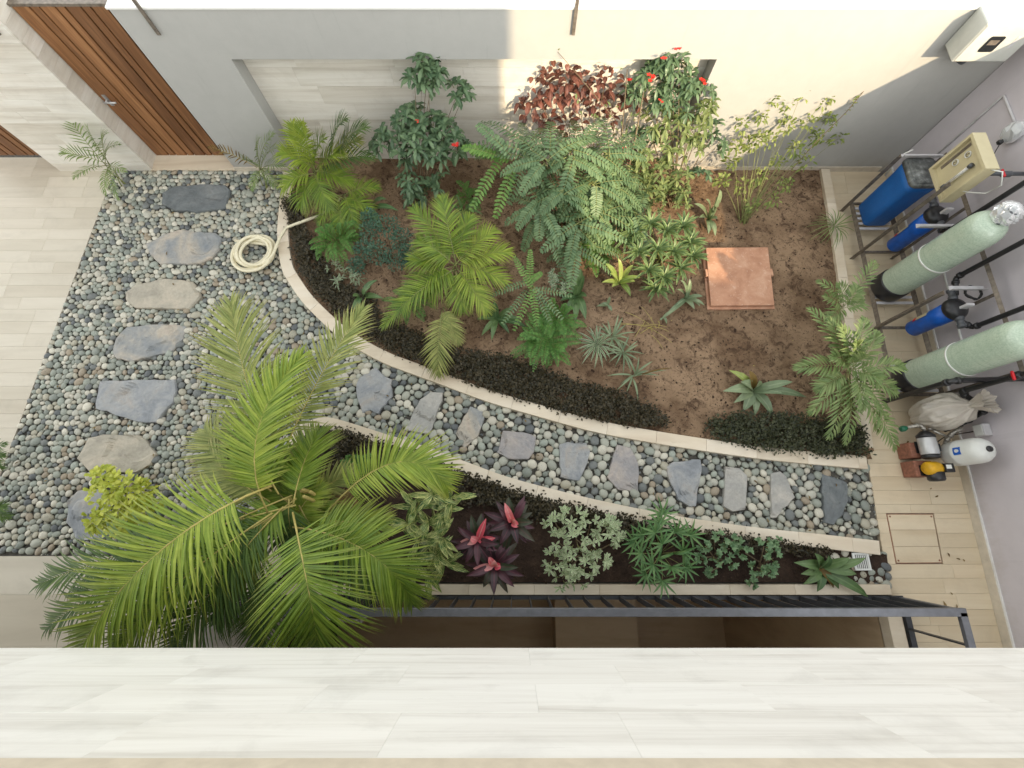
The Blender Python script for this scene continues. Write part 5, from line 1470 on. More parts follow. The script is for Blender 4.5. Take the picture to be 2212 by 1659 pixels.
fern('low fern below the middle areca palm', (885, 655), 62, .3, 14, 5, LL=.06)
fern('small fern under the big palm beside the dark ground cover', (655, 990), 40, .35, 16, 6, LL=.05)
fern('small fern in the lower bed right of the palm trunk', (770, 1005), 40, .3, 14, 7, LL=.05)

# --- leafy shrubs: each blob of leaves is a part
def shrub(name, label, cat, base, blobs, mat, size, asp=.42, count=None, prof='oval', droop=.25, group=None, seed=1, stem='stem', flowers=(), stem_r=.012, whorl=0, segs=3, fmat='flower', single=False):
    g = random.Random(seed); w = P(base[0], base[1], SZ); t = thing(name, label, cat, w, group); made = 0
    for bl in blobs:
        u_, v_, z_, r = bl[:4]; o = bl[4] if len(bl) > 4 else {}
        c = P(u_, v_, z_); n_ = int(o.get('n', count or 60)); A = Acc()
        sz = o.get('size', size)
        if whorl:
            for k in range(max(1, n_ // whorl)):
                d = Vector((g.gauss(0, 1), g.gauss(0, 1), g.gauss(.25, .8))).normalized(); p = c + d * r * g.uniform(.35, 1.0) ** .5
                ax = (d + Vector((0, 0, .9))).normalized(); s, u = frame_of(ax, Vector((1, .2, .1)))
                a0 = g.uniform(0, 6.28); wl = whorl + g.choice((-1, 0, 1))
                keep = A
                if made < 290: A = Acc()
                for q in range(wl):
                    a = a0 + 2 * math.pi * q / wl + g.gauss(0, .2); e = g.uniform(.15, .6)
                    leaf_dir(A, p, s * math.cos(a) + u * math.sin(a) + ax * e, sz * g.uniform(.7, 1.15), sz * asp * g.uniform(.8, 1.15), g.uniform(.1, .35) * droop * 4, segs, .15, prof)
                tube(A, [p - ax * r * .4, p], .004, 4, 1)
                if made < 290: A.build('leaf_rosette', [G[o.get('mat', mat)], M['gstem']], t); A = keep; made += 1
        else:
            for k in range(n_):
                d = Vector((g.gauss(0, 1), g.gauss(0, 1), g.gauss(.2, .8))).normalized(); p = c + d * r * g.random() ** .45
                d2 = (d * .8 + Vector((g.gauss(0, .5), g.gauss(0, .5), g.gauss(.1, .4)))).normalized()
                one = single and made < 290
                B_ = Acc() if one else A
                leaf_dir(B_, p, d2, sz * g.uniform(.7, 1.2), sz * asp * g.uniform(.8, 1.15), droop * g.uniform(.4, 1.6), segs, .15, prof)
                if one: B_.build('leaf', G[o.get('mat', mat)], t); made += 1
        if A.v: A.build('leaf_cluster', [G[o.get('mat', mat)], M['gstem']], t, kind='stuff')
        A = Acc(); st = P(*o['from']) if 'from' in o else w + Vector((g.gauss(0, .03), g.gauss(0, .03), -.02))
        m_ = (st + c) / 2 + Vector((g.gauss(0, .05), g.gauss(0, .05), .05)); tube(A, [bez(st, m_, c, i / 7) for i in range(8)], o.get('sr', stem_r), 5, taper=.4); A.build('branch', M[stem], t)
    for (u_, v_, z_, r) in flowers:
        A = Acc(); c = P(u_, v_, z_)
        for k in range(4):
            q = c + Vector((g.gauss(0, r * .6), g.gauss(0, r * .6), g.gauss(0, r * .4)))
            for a in range(5): leaf_dir(A, q, Vector((math.cos(a * 1.257), math.sin(a * 1.257), .35)), r, r * .6, .1, 2, .1, 'oval')
        A.build('flower', M[fmat], t)
    return t
shrub('jatropha_shrub', 'tall green shrub with a single red flower, left of the feather leaved shrub', 'shrub', (905, 440), [
    (926, 118, 1.76, .09, {'n': 42}), (915, 140, 1.70, .13, {'n': 64}), (940, 150, 1.64, .13, {'n': 60}), (895, 170, 1.58, .11, {'n': 46}), (925, 170, 1.58, .13, {'n': 60}), (990, 198, 1.42, .11, {'n': 56}), (1000, 210, 1.36, .07, {'n': 24}),
    (900, 252, 1.16, .13, {'n': 52}), (938, 258, 1.14, .12, {'n': 46}), (880, 265, 1.12, .17, {'n': 80}), (925, 280, 1.12, .18, {'n': 84}), (965, 285, 1.06, .17, {'n': 80}), (900, 310, 1.0, .19, {'n': 84}), (850, 285, .98, .17, {'n': 72}), (830, 310, .85, .15, {'n': 50}), (985, 310, .98, .14, {'n': 60}), (940, 330, .88, .18, {'n': 76}), (870, 330, .84, .16, {'n': 60}),
    (885, 395, .58, .15, {'n': 60}), (920, 415, .48, .15, {'n': 60}), (955, 395, .52, .13, {'n': 46}), (895, 425, .4, .12, {'n': 40})], 'jat', .125, .40, 64, 'obov', .34, seed=31, whorl=6, stem_r=.008, flowers=[(984, 311, 1.14, .03), (902, 262, 1.35, .014)])
shrub('jatropha_shrub', 'tall sunlit shrub with several red flowers at the right end of the recess', 'shrub', (1455, 440), [
    (1440, 125, 1.74, .12, {'n': 60}), (1465, 140, 1.70, .14, {'n': 66}), (1425, 165, 1.56, .15, {'n': 66}), (1395, 160, 1.56, .11, {'n': 44}), (1455, 180, 1.5, .16, {'n': 70}), (1490, 185, 1.48, .16, {'n': 66}), (1515, 200, 1.36, .13, {'n': 50}), (1435, 215, 1.34, .16, {'n': 66}), (1370, 195, 1.36, .12, {'n': 44}), (1480, 225, 1.25, .14, {'n': 54}),
    (1530, 235, 1.2, .14, {'n': 50, 'mat': 'jat_s'}), (1420, 260, 1.1, .17, {'n': 66, 'mat': 'jat_s'}), (1465, 265, 1.05, .17, {'n': 66, 'mat': 'jat_s'}), (1505, 275, .98, .15, {'n': 54, 'mat': 'jat_s'}), (1385, 290, .95, .17, {'n': 60}), (1440, 315, .86, .18, {'n': 70, 'mat': 'jat_s'}), (1490, 320, .78, .15, {'n': 54, 'mat': 'jat_s'}), (1395, 340, .76, .16, {'n': 56, 'mat': 'jat_s'}),
    (1430, 375, .62, .18, {'n': 66, 'mat': 'jat_s'}), (1470, 395, .5, .17, {'n': 60, 'mat': 'jat_s'}), (1410, 410, .46, .15, {'n': 50, 'mat': 'jat_s'}), (1510, 385, .5, .13, {'n': 40}), (1350, 420, .35, .12, {'n': 36}), (1380, 440, .36, .13, {'n': 40, 'mat': 'jat_s'}), (1545, 320, .72, .13, {'n': 44}), (1545, 280, .9, .11, {'n': 36}), (1450, 425, .35, .13, {'n': 40, 'mat': 'jat_s'})],
    'jat', .12, .36, 62, 'obov', .36, seed=33, whorl=6, stem_r=.009, flowers=[(1465, 108, 1.88, .028), (1412, 170, 1.66, .034), (1362, 175, 1.5, .026), (1521, 178, 1.52, .034), (1435, 128, 1.86, .022), (1430, 218, 1.5, .018), (1345, 320, .95, .028)])
shrub('copperleaf_shrub', 'copper red leaved bush against the sunlit stone panel', 'shrub', (1270, 430), [
    (1190, 172, 1.42, .15, {'n': 25}), (1222, 165, 1.48, .15, {'n': 25}), (1160, 205, 1.25, .16, {'n': 25}), (1205, 205, 1.26, .17, {'n': 28}), (1240, 200, 1.3, .14, {'n': 21}), (1275, 180, 1.38, .13, {'n': 21}), (1308, 172, 1.42, .14, {'n': 24}), (1290, 210, 1.22, .14, {'n': 21}), (1138, 240, 1.05, .13, {'n': 20}), (1330, 205, 1.2, .13, {'n': 21}), (1375, 215, 1.15, .13, {'n': 21}),
    (1255, 245, 1.04, .15, {'n': 21}), (1350, 330, .7, .12, {'n': 11}), (1310, 250, 1.0, .13, {'n': 18}), (1180, 255, 1.0, .13, {'n': 17}), (1225, 270, .95, .12, {'n': 14})],
    'redleaf', .108, .64, 34, 'oval', .5, seed=35, stem_r=.008, single=True)
shrub('bare_branch_shrub', 'mostly bare grey branches rising between the copper bush and red flowered shrub', 'shrub', (1330, 470), [(1300, 330, .9, .15, {'n': 8}), (1345, 290, 1.1, .15, {'n': 8}), (1390, 200, 1.5, .08, {'n': 4, 'sr': .02}), (1260, 290, 1.1, .12, {'n': 5}), (1355, 150, 1.75, .05, {'n': 2, 'sr': .012}), (1205, 112, 1.85, .02, {'n': 1, 'sr': .006, 'from': (1330, 260, 1.2)}), (1370, 380, .6, .15, {'n': 20}), (1280, 250, 1.2, .1, {'n': 4}), (1320, 240, 1.25, .1, {'n': 5}), (1360, 260, 1.15, .12, {'n': 8}), (1245, 230, 1.3, .08, {'n': 3}), (1330, 360, .8, .15, {'n': 12}), (1390, 330, .8, .12, {'n': 10})],
    'jat_s', .07, .4, 10, 'oval', .3, seed=36, stem='stem', stem_r=.007)
# straggly vine shrub
bl = []
g = random.Random(41)
ends = [(1640, 250, 1.05), (1665, 215, 1.2), (1700, 225, 1.15), (1730, 205, 1.25), (1780, 215, 1.2), (1815, 190, 1.3), (1700, 270, .95), (1745, 265, .95), (1790, 250, 1.0), (1660, 300, .8), (1620, 310, .75), (1720, 320, .75), (1765, 300, .8), (1810, 300, .7), (1600, 270, .95), (1580, 350, .5), (1680, 350, .55), (1640, 380, .45), (1740, 350, .6), (1605, 400, .35), (1560, 390, .4), (1700, 400, .4), (1670, 430, .3), (1625, 440, .25), (1640, 300, .85), (1590, 320, .7)]
for e in ends: bl.append((*e, .10, {'n': g.choice((26, 34, 44))}))
shrub('straggly_vine', 'straggly yellow green climbing shrub reaching up the sunlit wall', 'shrub', (1605, 482), bl, 'vine', .058, .55, 30, 'oval', .3, seed=42, stem='gstem', stem_r=.0045)
t = thing('dry_vine_stem', 'long thin dry stem arching up the right wall from the straggly vine', 'vine', P(1612, 478, SZ))
A = Acc(); q = [P(*k) for k in ((1612, 478, .06), (1680, 400, .5), (1760, 310, .9), (1830, 240, 1.15), (1880, 180, 1.42), (1930, 125, 1.66), (1955, 108, 1.72), (1945, 120, 1.68))]
tube(A, q, .005, 5); A.build('stem', M['stem'], t)
A = Acc(); g = random.Random(3)
for k in range(46):
    f = g.uniform(.9, 3.6); i = int(f); p = q[i] + (q[i + 1] - q[i]) * (f - i); leaf_dir(A, p, Vector((g.gauss(0, 1), g.gauss(0, 1), g.gauss(0, 1))), .05, .025, .2, 2)
A.build('leaves', G['vine'], t)
shrub('small_leaf_bush', 'dense blue green small leaved bush left of the middle areca palm', 'bush', (835, 560), [(800, 500, .42, .16), (840, 490, .45, .16), (870, 520, .4, .16), (815, 545, .35, .16), (855, 560, .3, .16), (785, 540, .3, .13), (880, 550, .3, .12), (800, 470, .5, .12), (770, 575, .2, .12)],
      'bluegreen', .035, .55, 210, 'oval', .2, seed=43, segs=2)
shrub('golden_bush', 'golden yellow leaved bush covering a stepping stone at the lower left', 'bush', (300, 1092), [(225, 1060, .42, .16), (265, 1050, .48, .17), (300, 1065, .42, .15), (240, 1100, .42, .17), (280, 1095, .48, .17), (215, 1125, .35, .13), (320, 1095, .38, .14), (260, 1135, .36, .14), (220, 1030, .4, .1)],
      'gold', .078, .58, 66, 'oval', .4, seed=44, single=True)
shrub('variegated_shrub', 'pale green white edged shrub right of the pink and purple plants', 'bush', (1255, 1200), [(1200, 1130, .45, .12), (1235, 1115, .48, .12), (1275, 1130, .45, .12), (1305, 1145, .42, .12), (1335, 1165, .38, .09), (1205, 1170, .42, .12), (1245, 1165, .48, .13), (1285, 1180, .42, .12), (1195, 1215, .38, .12), (1235, 1215, .42, .12), (1270, 1225, .4, .11), (1215, 1250, .32, .11), (1250, 1258, .34, .10), (1320, 1130, .38, .08), (1300, 1210, .36, .09)],
      'pale', .072, .36, 44, 'obov', .15, seed=45, whorl=6)
shrub('succulent_bush', 'rounded leaved green succulent beside the lady palm', 'succulent', (1550, 1210), [(1525, 1180, .28, .07), (1555, 1165, .32, .08), (1575, 1185, .3, .08), (1545, 1205, .3, .08), (1580, 1215, .25, .07), (1515, 1210, .22, .06), (1535, 1235, .18, .05), (1590, 1165, .25, .06)],
      'succ', .046, .62, 48, 'obov', .05, seed=46, whorl=8, segs=2)
shrub('succulent_bush', 'rounded leaved green succulent left of the strap leaved lily', 'succulent', (1645, 1215), [(1610, 1195, .3, .08), (1650, 1180, .33, .09), (1670, 1205, .3, .09), (1635, 1225, .28, .08), (1665, 1235, .25, .07), (1625, 1260, .2, .05), (1680, 1175, .24, .06)],
      'succ', .048, .62, 48, 'obov', .05, seed=47, whorl=8, segs=2)
shrub('pale_leaf_shrub', 'small shrub with whitish leaf edges left of the strap lily in mid bed', 'bush', (1215, 640), [(1205, 590, .45, .10), (1230, 610, .42, .09), (1210, 625, .36, .08), (1190, 605, .4, .08)], 'varieg', .06, .4, 34, 'oval', .2, seed=48, whorl=6)
shrub('pale_leaf_shrub', 'small pale striped leaf tuft on the dark ground cover at left', 'bush', (735, 600), [(720, 575, .25, .08), (750, 590, .22, .08), (735, 610, .18, .07), (770, 600, .2, .06)], 'varieg', .10, .16, 26, 'lance', .3, seed=49, whorl=6)

# --- strap-leaved and rosette plants: each leaf is a part
def rosette(name, label, cat, base, leaves, mat, W, prof='strap', lift=.35, zc=.06, segs=5, fold=.18, group=None, seed=1, core=None):
    """leaves: (u, v, z[, material]) tips"""
    g = random.Random(seed); w = P(base[0], base[1], SZ); t = thing(name, label, cat, w, group)
    cr = P(base[0], base[1], SZ + zc) if core is None else P(*core)
    if core is not None:
        A = Acc(); tube(A, [w - Vector((0, 0, .03)), (w + cr) / 2 + Vector((.01, 0, 0)), cr], .012, 6); A.build('stem', M['gstem'], t)
    for lf in leaves:
        c = P(*lf[:3]); a = cr + Vector((g.gauss(0, .012), g.gauss(0, .012), g.gauss(0, .01)))
        L_ = (c - a).length; b = (a + c) / 2 + Vector((0, 0, L_ * lift * g.uniform(.7, 1.2)))
        A = Acc(); blade(A, a, b, c, W * 1.2 * g.uniform(.85, 1.15), segs, fold, prof); A.build('leaf', G[lf[3] if len(lf) > 3 else mat], t)
    return t
def ring(u, v, r, n, z0, z1, seed, sq=.95, mats=None, r0=.7):
    g = random.Random(seed); out = []
    for k in range(n):
        a = 2 * math.pi * (k + g.uniform(-.3, .3)) / n + seed; rr_ = r * g.uniform(r0, 1.08)
        q = (u + rr_ * math.cos(a), v + rr_ * math.sin(a) * sq, g.uniform(z0, z1)); out.append(q if not mats else (*q, g.choice(mats)))
    return out
LG = 'strap leaved lilies in the upper bed'
rosette('strap_lily', 'dark glossy strap lily below the middle areca palm', 'lily', (1075, 690), [(1030, 690, .2), (1040, 725, .08), (1062, 735, .1), (1100, 720, .1), (1140, 708, .15), (1110, 665, .3), (1068, 650, .4), (1045, 665, .3), (1128, 690, .2)], 'lily', .072, group=LG, seed=51)
rosette('strap_lily', 'broad leaved strap lily between the feather leaved shrub and bare soil', 'lily', (1245, 640), [(1215, 690, .1), (1228, 590, .45), (1262, 595, .45), (1268, 640, .25), (1265, 690, .08), (1243, 695, .12), (1210, 650, .25), (1255, 580, .5)], 'lily', .09, group=LG, seed=52)
rosette('strap_lily', 'light yellow green broad leaved lily beside the rosette clump', 'lily', (1338, 612), [(1305, 568, .4, 'lily_l'), (1335, 558, .5, 'lily_l'), (1368, 572, .4, 'lily_l'), (1300, 610, .25), (1322, 620, .2), (1362, 640, .12), (1372, 608, .25), (1385, 600, .25), (1318, 590, .35, 'lily_l')], 'lily_l', .07, 'lance', group=LG, seed=53)
rosette('strap_lily', 'strap lily with bending leaves touching the terracotta cover', 'lily', (1480, 645), [(1470, 605, .45), (1490, 602, .4), (1518, 640, .25), (1522, 660, .12), (1512, 662, .1), (1455, 665, .15), (1430, 690, .06), (1500, 668, .1), (1462, 625, .35)], 'agave', .055, group=LG, seed=54)
rosette('strap_lily', 'tall strap lily with folded pale leaves below the red flowered shrub', 'lily', (1530, 475), [(1555, 410, .6), (1548, 425, .5), (1550, 472, .25), (1545, 510, .1), (1510, 470, .3), (1500, 440, .45), (1530, 505, .1), (1525, 430, .55)], 'agave', .085, group=LG, seed=55)
rosette('strap_lily', 'large grey green lily with withered tips on the bare soil near the kerb', 'lily', (1625, 842), [(1562, 845, .28), (1585, 870, .15), (1605, 888, .08), (1630, 898, .06), (1668, 900, .06), (1742, 858, .2), (1712, 825, .38), (1640, 822, .35), (1600, 825, .35), (1575, 800, .3, 'lily_l'), (1618, 800, .35, 'brown'), (1690, 850, .3)], 'agave', .10, 'lance', group=LG, seed=56)
rosette('strap_lily', 'single dark leaved lily at the left of the dark ground cover', 'lily', (782, 640), [(762, 680, .1), (775, 668, .18), (815, 605, .3), (828, 645, .15), (762, 640, .25), (800, 620, .3)], 'lily', .07, 'lance', group=LG, seed=57)
rosette('strap_lily', 'broad dark leaf plant behind the blue green bush', 'lily', (800, 455), [(765, 425, .35), (830, 500, .3), (860, 455, .35), (780, 470, .25), (835, 430, .4)], 'lily', .085, 'lance', group=LG, seed=58)
rosette('strap_lily', 'green and brown strap lily at the right end of the lower bed', 'lily', (1770, 1225), [(1715, 1215, .25), (1735, 1262, .2), (1765, 1278, .15), (1800, 1270, .12, 'brown'), (1790, 1200, .35), (1835, 1205, .3), (1870, 1205, .3), (1812, 1272, .15), (1875, 1290, .1), (1850, 1240, .25), (1730, 1240, .25), (1760, 1195, .35)], 'lily', .085, 'lance', seed=59)
rosette('seedling', 'tiny two leaved seedling on bare soil left of the light lily', 'seedling', (1312, 662), [(1318, 640, .25), (1288, 662, .08), (1322, 672, .08), (1300, 655, .15)], 'agave', .04, 'lance', seed=60)
rosette('seedling', 'small pale leaved seedling beside the dry twig', 'seedling', (1432, 688), [(1458, 668, .2), (1425, 690, .1), (1440, 700, .06)], 'agave', .035, 'lance', seed=61)
SG = 'spider plants on the bare soil'
rosette('spider_plant', 'white edged spider plant left of the other spider plants', 'spider plant', (1288, 745), ring(1288, 748, 50, 22, .08, .3, 3), 'varieg', .022, 'lance', group=SG, seed=62)
rosette('spider_plant', 'narrow leaved green spider plant pointing up above the white edged one', 'spider plant', (1320, 728), ring(1325, 722, 48, 15, .1, .35, 4), 'agave', .022, 'lance', group=SG, seed=63)
rosette('spider_plant', 'dark narrow leaved spider plant at the right of the white edged one', 'spider plant', (1345, 762), ring(1345, 765, 46, 15, .06, .25, 5), 'agave', .02, 'lance', group=SG, seed=64)
rosette('spider_plant', 'sparse spider plant with one long dry leaf nearest the kerb', 'spider plant', (1368, 812), [(1310, 812, .15), (1330, 845, .08), (1352, 850, .06), (1378, 870, .05), (1400, 800, .2), (1440, 800, .12, 'varieg'), (1452, 795, .1, 'brown'), (1355, 775, .3), (1380, 770, .3), (1340, 830, .1), (1410, 780, .25), (1425, 812, .1, 'varieg')], 'agave', .022, 'lance', group=SG, seed=65)
rosette('grass_tuft', 'thin pale grass tuft at the right kerb below the rack', 'grass tuft', (1800, 490), ring(1795, 492, 55, 26, .05, .3, 6), 'parlor', .012, 'lance', seed=66)
t = thing('dry_twig', 'dry pale twig lying on the bare soil near the seedling', 'twig', P(1410, 700, SZ))
A = Acc(); g = random.Random(9)
for k in range(14):
    a = P(1410 + g.gauss(0, 12), 705 + g.gauss(0, 10), .09); c = P(1410 + g.gauss(0, 32), 700 + g.gauss(0, 26), .1); tube(A, [bez(a, (a + c) / 2 + Vector((0, 0, .06)), c, i / 4) for i in range(5)], .004, 4)
A.build('twig_spray', M['ystem'], t, kind='stuff')
# dracaena clump: several heads, each head a part of strap leaves
t = thing('rosette_clump', 'dense clump of green strap leaf rosettes beside the terracotta cover', 'shrub', P(1425, 560, SZ))
g = random.Random(71)
for k, (u_, v_, z_) in enumerate(((1370, 500, .55), (1405, 485, .6), (1440, 500, .58), (1475, 490, .6), (1490, 525, .5), (1380, 545, .48), (1420, 540, .52), (1455, 545, .48), (1400, 585, .35), (1435, 600, .3), (1470, 580, .35), (1495, 555, .4), (1350, 520, .45), (1415, 625, .2))):
    A = Acc(); c0 = P(u_, v_, z_)
    for q in range(28):
        a = q * 2.4 + g.random(); el = .05 + .95 * (1 - q / 28); L_ = .25 * g.uniform(.75, 1.1)
        d = Vector((math.cos(a) * math.cos(el), math.sin(a) * math.cos(el), math.sin(el)))
        blade(A, c0, c0 + d * L_ * .55 + Vector((0, 0, .02)), c0 + d * L_ - Vector((0, 0, L_ * .25)), .036, 4, .2, 'lance')
    w = wloc(t); tube(A, [bez(w, (w + c0) / 2, c0, i / 4) for i in range(5)], .01, 5, 1)
    A.build('leaf_rosette', [G['drac'], M['gstem']], t)
# cordylines
CG = 'pink and purple cordylines in the lower bed'
def cordyline(label, c, r, pinks, seed):
    g = random.Random(seed); base = (CX + (c[0] - CX) * .93, 1120 + (c[1] - 1120) * .93)
    w = P(*base, SZ); t = thing('cordyline', label, 'cordyline', w, CG)
    cr = P(*c)
    A = Acc(); tube(A, [w - Vector((0, 0, .03)), cr], .016, 6); A.build('stem', M['stem'], t)
    for k in range(21):
        a = k * 2.4 + g.uniform(-.2, .2); f = k / 21; el = .75 - 1.0 * f; L_ = .33 * g.uniform(.75, 1.1)
        d = Vector((math.cos(a) * math.cos(el), math.sin(a) * math.cos(el), math.sin(el)))
        s0 = cr - Vector((0, 0, .12 * f))
        A = Acc(); blade(A, s0, s0 + d * L_ * .5 + Vector((0, 0, .05)), s0 + d * L_ - Vector((0, 0, L_ * .22)), .088 * g.uniform(.85, 1.1), 6, .2, 'lance'); A.build('leaf', G[g.choice(('cord', 'cord', 'cord', 'cord_g'))], t)
    for (u_, v_, z_) in pinks:
        q = P(u_, v_, z_); a = cr + Vector((0, 0, .03))
        A = Acc(); blade(A, a, (a + q) / 2 + Vector((0, 0, .05)), q, .078, 6, .2, 'lance'); A.build('leaf', G['pink'], t, label='pink young leaf')
    return t
cordyline('purple cordyline with pink heart, tallest and nearest the path kerb', (1107, 1128, .55), 1, [(1090, 1086, .68), (1120, 1138, .62), (1098, 1108, .7), (1113, 1122, .68)], 81)
cordyline('purple cordyline with widest pink leaves, left of its two neighbours', (1032, 1168, .48), 1, [(994, 1170, .5), (1050, 1120, .62), (1070, 1162, .52), (1015, 1160, .55)], 82)
cordyline('purple cordyline with pink heart nearest the railing', (1068, 1222, .48), 1, [(1022, 1228, .5), (1056, 1202, .58), (1085, 1222, .55), (1068, 1210, .6)], 83)
# shell ginger
t = thing('shell_ginger', 'yellow striped shell ginger with broad leaves right of the big palm', 'ginger', P(930, 1130, SZ))
g = random.Random(91)
for k, (u_, v_, z_) in enumerate(((900, 1095, .75), (935, 1070, .8), (960, 1100, .7), (880, 1130, .75), (925, 1130, .7), (950, 1160, .6), (905, 1170, .65), (940, 1200, .5), (975, 1075, .75), (890, 1215, .5), (960, 1215, .4), (925, 1235, .4))):
    c0 = P(u_, v_, z_); w = wloc(t) + Vector((g.gauss(0, .08), g.gauss(0, .08), 0))
    A = Acc(); tube(A, [bez(w, (w + c0) / 2 + Vector((0, 0, .05)), c0, i / 5) for i in range(6)], .008, 5); A.build('stem', M['gstem'], t)
    for q in range(8):
        a = q * 2.2 + k + g.uniform(-.3, .3); el = g.uniform(-.1, .6); L_ = .27 * g.uniform(.75, 1.15)
        d = Vector((math.cos(a) * math.cos(el), math.sin(a) * math.cos(el), math.sin(el)))
        A = Acc(); blade(A, c0, c0 + d * L_ * .5 + Vector((0, 0, .04)), c0 + d * L_ - Vector((0, 0, L_ * .2)), .068, 6, .15, 'lance'); A.build('leaf', G['ginger'], t)
# lady palm
t = thing('lady_palm', 'bright green lady palm with finger like leaves in the lower bed', 'palm', P(1425, 1195, SZ))
g = random.Random(95)
heads = [(1425, 1130, .55), (1390, 1155, .5), (1460, 1150, .5), (1430, 1175, .6), (1385, 1195, .48), (1475, 1190, .48), (1410, 1220, .45), (1450, 1225, .45), (1430, 1110, .5), (1490, 1155, .42), (1370, 1170, .42), (1430, 1255, .32), (1415, 1150, .6), (1455, 1195, .55), (1480, 1225, .35), (1395, 1240, .35)]
for k, h in enumerate(heads):
    c0 = P(*h); w = wloc(t); out = Vector((c0.x - w.x, c0.y - w.y, .12)).normalized(); A = Acc(); s, u = frame_of(out)
    tube(A, [bez(w, (w + c0) / 2 + Vector((0, 0, .08)), c0, i / 4) for i in range(5)], .004, 4, 1)
    for q in range(9):
        a = R(-115 + 230 * q / 8) + g.gauss(0, .05); d = out * math.cos(a) + s * math.sin(a) + u * .15; L_ = .20 * g.uniform(.85, 1.1)
        blade(A, c0, c0 + d * L_ * .5 + Vector((0, 0, .015)), c0 + d * L_ - Vector((0, 0, L_ * .18)), .026, 3, .25, 'strap')
    A.build('fan_leaf', [G['rhapis'], M['gstem']], t)

# --- dark ground cover hedge: nobody can count its leaves
def cover(label, px, mat, dens, h, seed, flat=.0):
    poly = [tuple(P(*q, .11).xy) for q in px]; xs = [p[0] for p in poly]; ys = [p[1] for p in poly]
    g = np.random.default_rng(seed); area = (max(xs) - min(xs)) * (max(ys) - min(ys)); N = int(area * dens)
    X, Y = g.uniform(min(xs) - .03, max(xs) + .03, N), g.uniform(min(ys) - .03, max(ys) + .03, N)
    jit = g.normal(0, .034, (2, N)); ok = inpoly_np(X + jit[0], Y + jit[1], poly); X, Y = X[ok], Y[ok]
    ok = np.array([noise.noise(Vector((x * 7, y * 7, seed + 9))) + .5 * noise.noise(Vector((x * 19, y * 19, seed))) > -.38 + .25 * g.normal() for x, y in zip(X, Y)]); X, Y = X[ok], Y[ok]; N = len(X)
    top = np.array([h * (1 + .5 * noise.noise(Vector((x * 5, y * 5, seed))) + .35 * noise.noise(Vector((x * 17, y * 17, seed)))) for x, y in zip(X, Y)])
    Z = SZ + top * g.beta(3.2, 1.3, N)
    s = g.uniform(.011, .022, N); az = g.uniform(0, 6.283, N); tl = g.normal(0, .55, (2, N))
    ax = np.stack([np.cos(az), np.sin(az), tl[0]], 1); bx = np.stack([-np.sin(az), np.cos(az), tl[1]], 1)
    C = np.stack([X, Y, Z], 1); S = s[:, None]
    V = np.concatenate([C - ax * S, C - bx * S * .62, C + ax * S, C + bx * S * .62], 0)
    F = np.stack([np.arange(N), np.arange(N) + N, np.arange(N) + 2 * N, np.arange(N) + 3 * N], 1)
    A = Acc(); A.v = V.tolist(); A.f = F.tolist(); A.m = [0] * N
    A.uv = np.concatenate([np.tile([.3, 0], (N, 1)), np.tile([0, .5], (N, 1)), np.tile([.3, 1], (N, 1)), np.tile([1, .5], (N, 1))]).tolist()
    # twigs that carry the leaves
    for k in range(0, N, 9):
        tube(A, [(X[k] + .01, Y[k], SZ - .02), (X[k], Y[k], Z[k])], .0018, 3, 1, caps=False)
    o = A.build('ground_cover', [G[mat], M['stem']], None, (float(X.mean()), float(Y.mean()), SZ), smooth=False)
    tag(o, label, 'ground cover'); o['kind'] = 'stuff'
C1 = [(612, 432), (640, 425), (650, 470), (668, 520), (695, 560), Z5(0, 200), Z5(200, 300), Z5(290, 430), Z5(450, 510), Z5(640, 590), Z5(780, 640), Z5(1000, 660), Z5(1250, 740), Z5(1500, 840), Z5(1800, 910), Z5(2000, 1000), Z5(2110, 1100),
      (1440, 920), (1372, 918), (1278, 901), (1167, 873), (1055, 837), (953, 800), (880, 768), (832, 748), (772, 708), (722, 672), (681, 630), (654, 590), (636, 540), (630, 490)]
cover('dark brown leafed ground cover along the long curved kerb', C1, 'cover', 11000, .10, 1)
cover('dark green ground cover patch beside the palm clump at the lower right of the bed', [Z6(*q) for q in ((170, 1160), (200, 1085), (400, 1040), (700, 1050), (850, 1080), (1000, 1100), (1180, 1140), (1205, 1290), (1000, 1320), (700, 1280), (400, 1240))], 'cover_g', 11000, .12, 2)
C3 = [(660, 938), (700, 926), (740, 931), (828, 960), (906, 987), (985, 1018), (1086, 1053), (1177, 1078), (1297, 1108), (1464, 1140), (1640, 1164), (1790, 1190), (1790, 1200), (1640, 1185), (1466, 1172), (1330, 1160), (1250, 1140), (1150, 1115), (1060, 1085), (985, 1080), (920, 1045), (850, 1005), (760, 990), (670, 990)]
cover('dark reddish ground cover between lower kerb and cordylines', C3, 'cover', 11000, .12, 3)

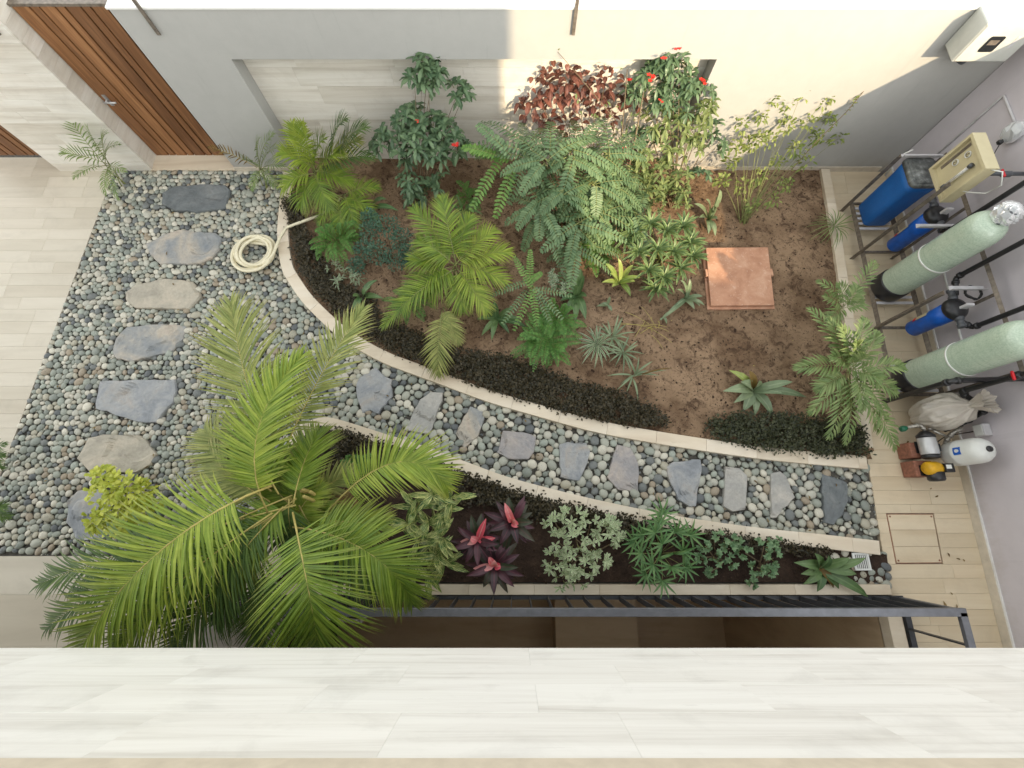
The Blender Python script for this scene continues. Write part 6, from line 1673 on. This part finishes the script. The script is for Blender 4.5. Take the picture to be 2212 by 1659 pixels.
# --- litter on the soil
def litter(name, label, poly, n_, mats, s0, s1, seed, z=.06):
    g = random.Random(seed); xs = [p[0] for p in poly]; ys = [p[1] for p in poly]; A = Acc(); k = 0
    while k < n_:
        x, y = g.uniform(min(xs), max(xs)), g.uniform(min(ys), max(ys))
        if not inpoly(x, y, poly): continue
        k += 1; q0 = Vector((x, y, 0)); zz = SZ + .022 * (noise.fractal(q0 * 1.6, .8, 2.1, 4) + .55 * noise.fractal(q0 * 9, .9, 2, 3)); s = g.uniform(s0, s1) * (1.6 if g.random() < .08 else 1); a = g.uniform(0, 6.28)
        b = [A.vert((x + s * math.cos(a + t_) * g.uniform(.6, 1.2), y + s * math.sin(a + t_) * g.uniform(.6, 1.2), zz - s * .3)) for t_ in (0, 1.26, 2.5, 3.8, 5.0)]; tp = A.vert((x + g.gauss(0, s * .2), y + g.gauss(0, s * .2), zz + s * g.uniform(.25, .7)))
        mi = g.randrange(len(mats))
        for i in range(5): A.face((b[i], b[(i + 1) % 5], tp), mi)
    o = A.build(name, mats, None, (0, 0, 0), smooth=False); tag(o, label, name.replace('_', ' ')); o['kind'] = 'stuff'
n_ = NT('pale_crumb'); n_.color((.34, .25, .17)); M['crumb'] = n_.set(.95, 0, .2)
n_ = NT('dark_crumb'); n_.color((.05, .03, .02)); M['crumb_d'] = n_.set(.95, 0, .2)
litter('soil_clods', 'loose crumbs of dark soil scattered over the upper bed', bed1, 6000, [M['soil'], M['soil'], M['crumb_d']], .007, .026, 5)
litter('soil_litter', 'pale bits of dry litter on the bare soil', bed1, 420, [M['crumb'], M['ystem']], .004, .010, 6)
litter('soil_clods', 'soil crumbs under the plants of the lower bed', bed2, 900, [M['soil_wet'], M['crumb_d']], .008, .02, 7)

palm('young_palm', 'sprig of green leaves at the left edge of the photo on pale paving', 'palm', (-30, 985), (-25, 975, .3), [(12, 960, .4), (8, 985, .3), (5, 1010, .2), (18, 1118, .15, {'from': (-20, 1100, .2)}), (10, 1095, .2, {'from': (-20, 1100, .2)})],
    mat='areca_d', n=12, LL=.12, LW=.02, rach=.004, stems=2, spread=.03, seed=77, stem_r=.007)

# a few dropped leaves on the hard surfaces
g = random.Random(99)
for nm, poly, n_, z, lab in (('fallen_leaves', pb, 60, .075, 'small dry leaves dropped on the pebbles'), ('fallen_leaves', [(4.9, -1.2), (5.4, -1.2), (5.4, 1.2), (4.75, 1.2)], 10, .024, 'few dry leaf scraps on the right path')):
    A = Acc(); k = 0; xs = [p[0] for p in poly]; ys = [p[1] for p in poly]
    while k < n_:
        x, y = g.uniform(min(xs), max(xs)), g.uniform(min(ys), max(ys))
        if not inpoly(x, y, poly): continue
        k += 1; a = g.uniform(0, 6.28); leaf_dir(A, Vector((x, y, z)), Vector((math.cos(a), math.sin(a), .1)), g.uniform(.03, .07), g.uniform(.012, .02), .1, 3, .3, 'lance')
    o = A.build(nm, [G['brown']], None, (0, 0, 0)); tag(o, lab, 'fallen leaves'); o['kind'] = 'stuff'

fern('low fern in the tangle between feather leaved shrub and rosette clump', (1290, 545), 60, .35, 18, 21, mat='fern', LL=.06)
fern('small fern at the foot of the tall green shrub', (1010, 430), 48, .35, 14, 22, mat='fern', LL=.055)
shrub('low_shrub', 'low olive leaved shrub under the sunlit red flowered shrub', 'shrub', (1380, 400), [(1340, 385, .5, .14), (1375, 370, .6, .14), (1400, 395, .45, .14), (1330, 440, .3, .12), (1420, 440, .3, .12), (1475, 440, .3, .12)], 'jat_s', .085, .42, 54, 'obov', .3, seed=73, whorl=6, stem_r=.006)
rosette('strap_lily', 'narrow arching strap lily between the tall green shrub and middle areca palm', 'lily', (1000, 460), [(960, 440, .3), (985, 420, .4), (1030, 430, .4), (1045, 465, .25), (1010, 495, .12), (965, 480, .15), (1035, 450, .35)], 'lily', .035, group=LG, seed=74)
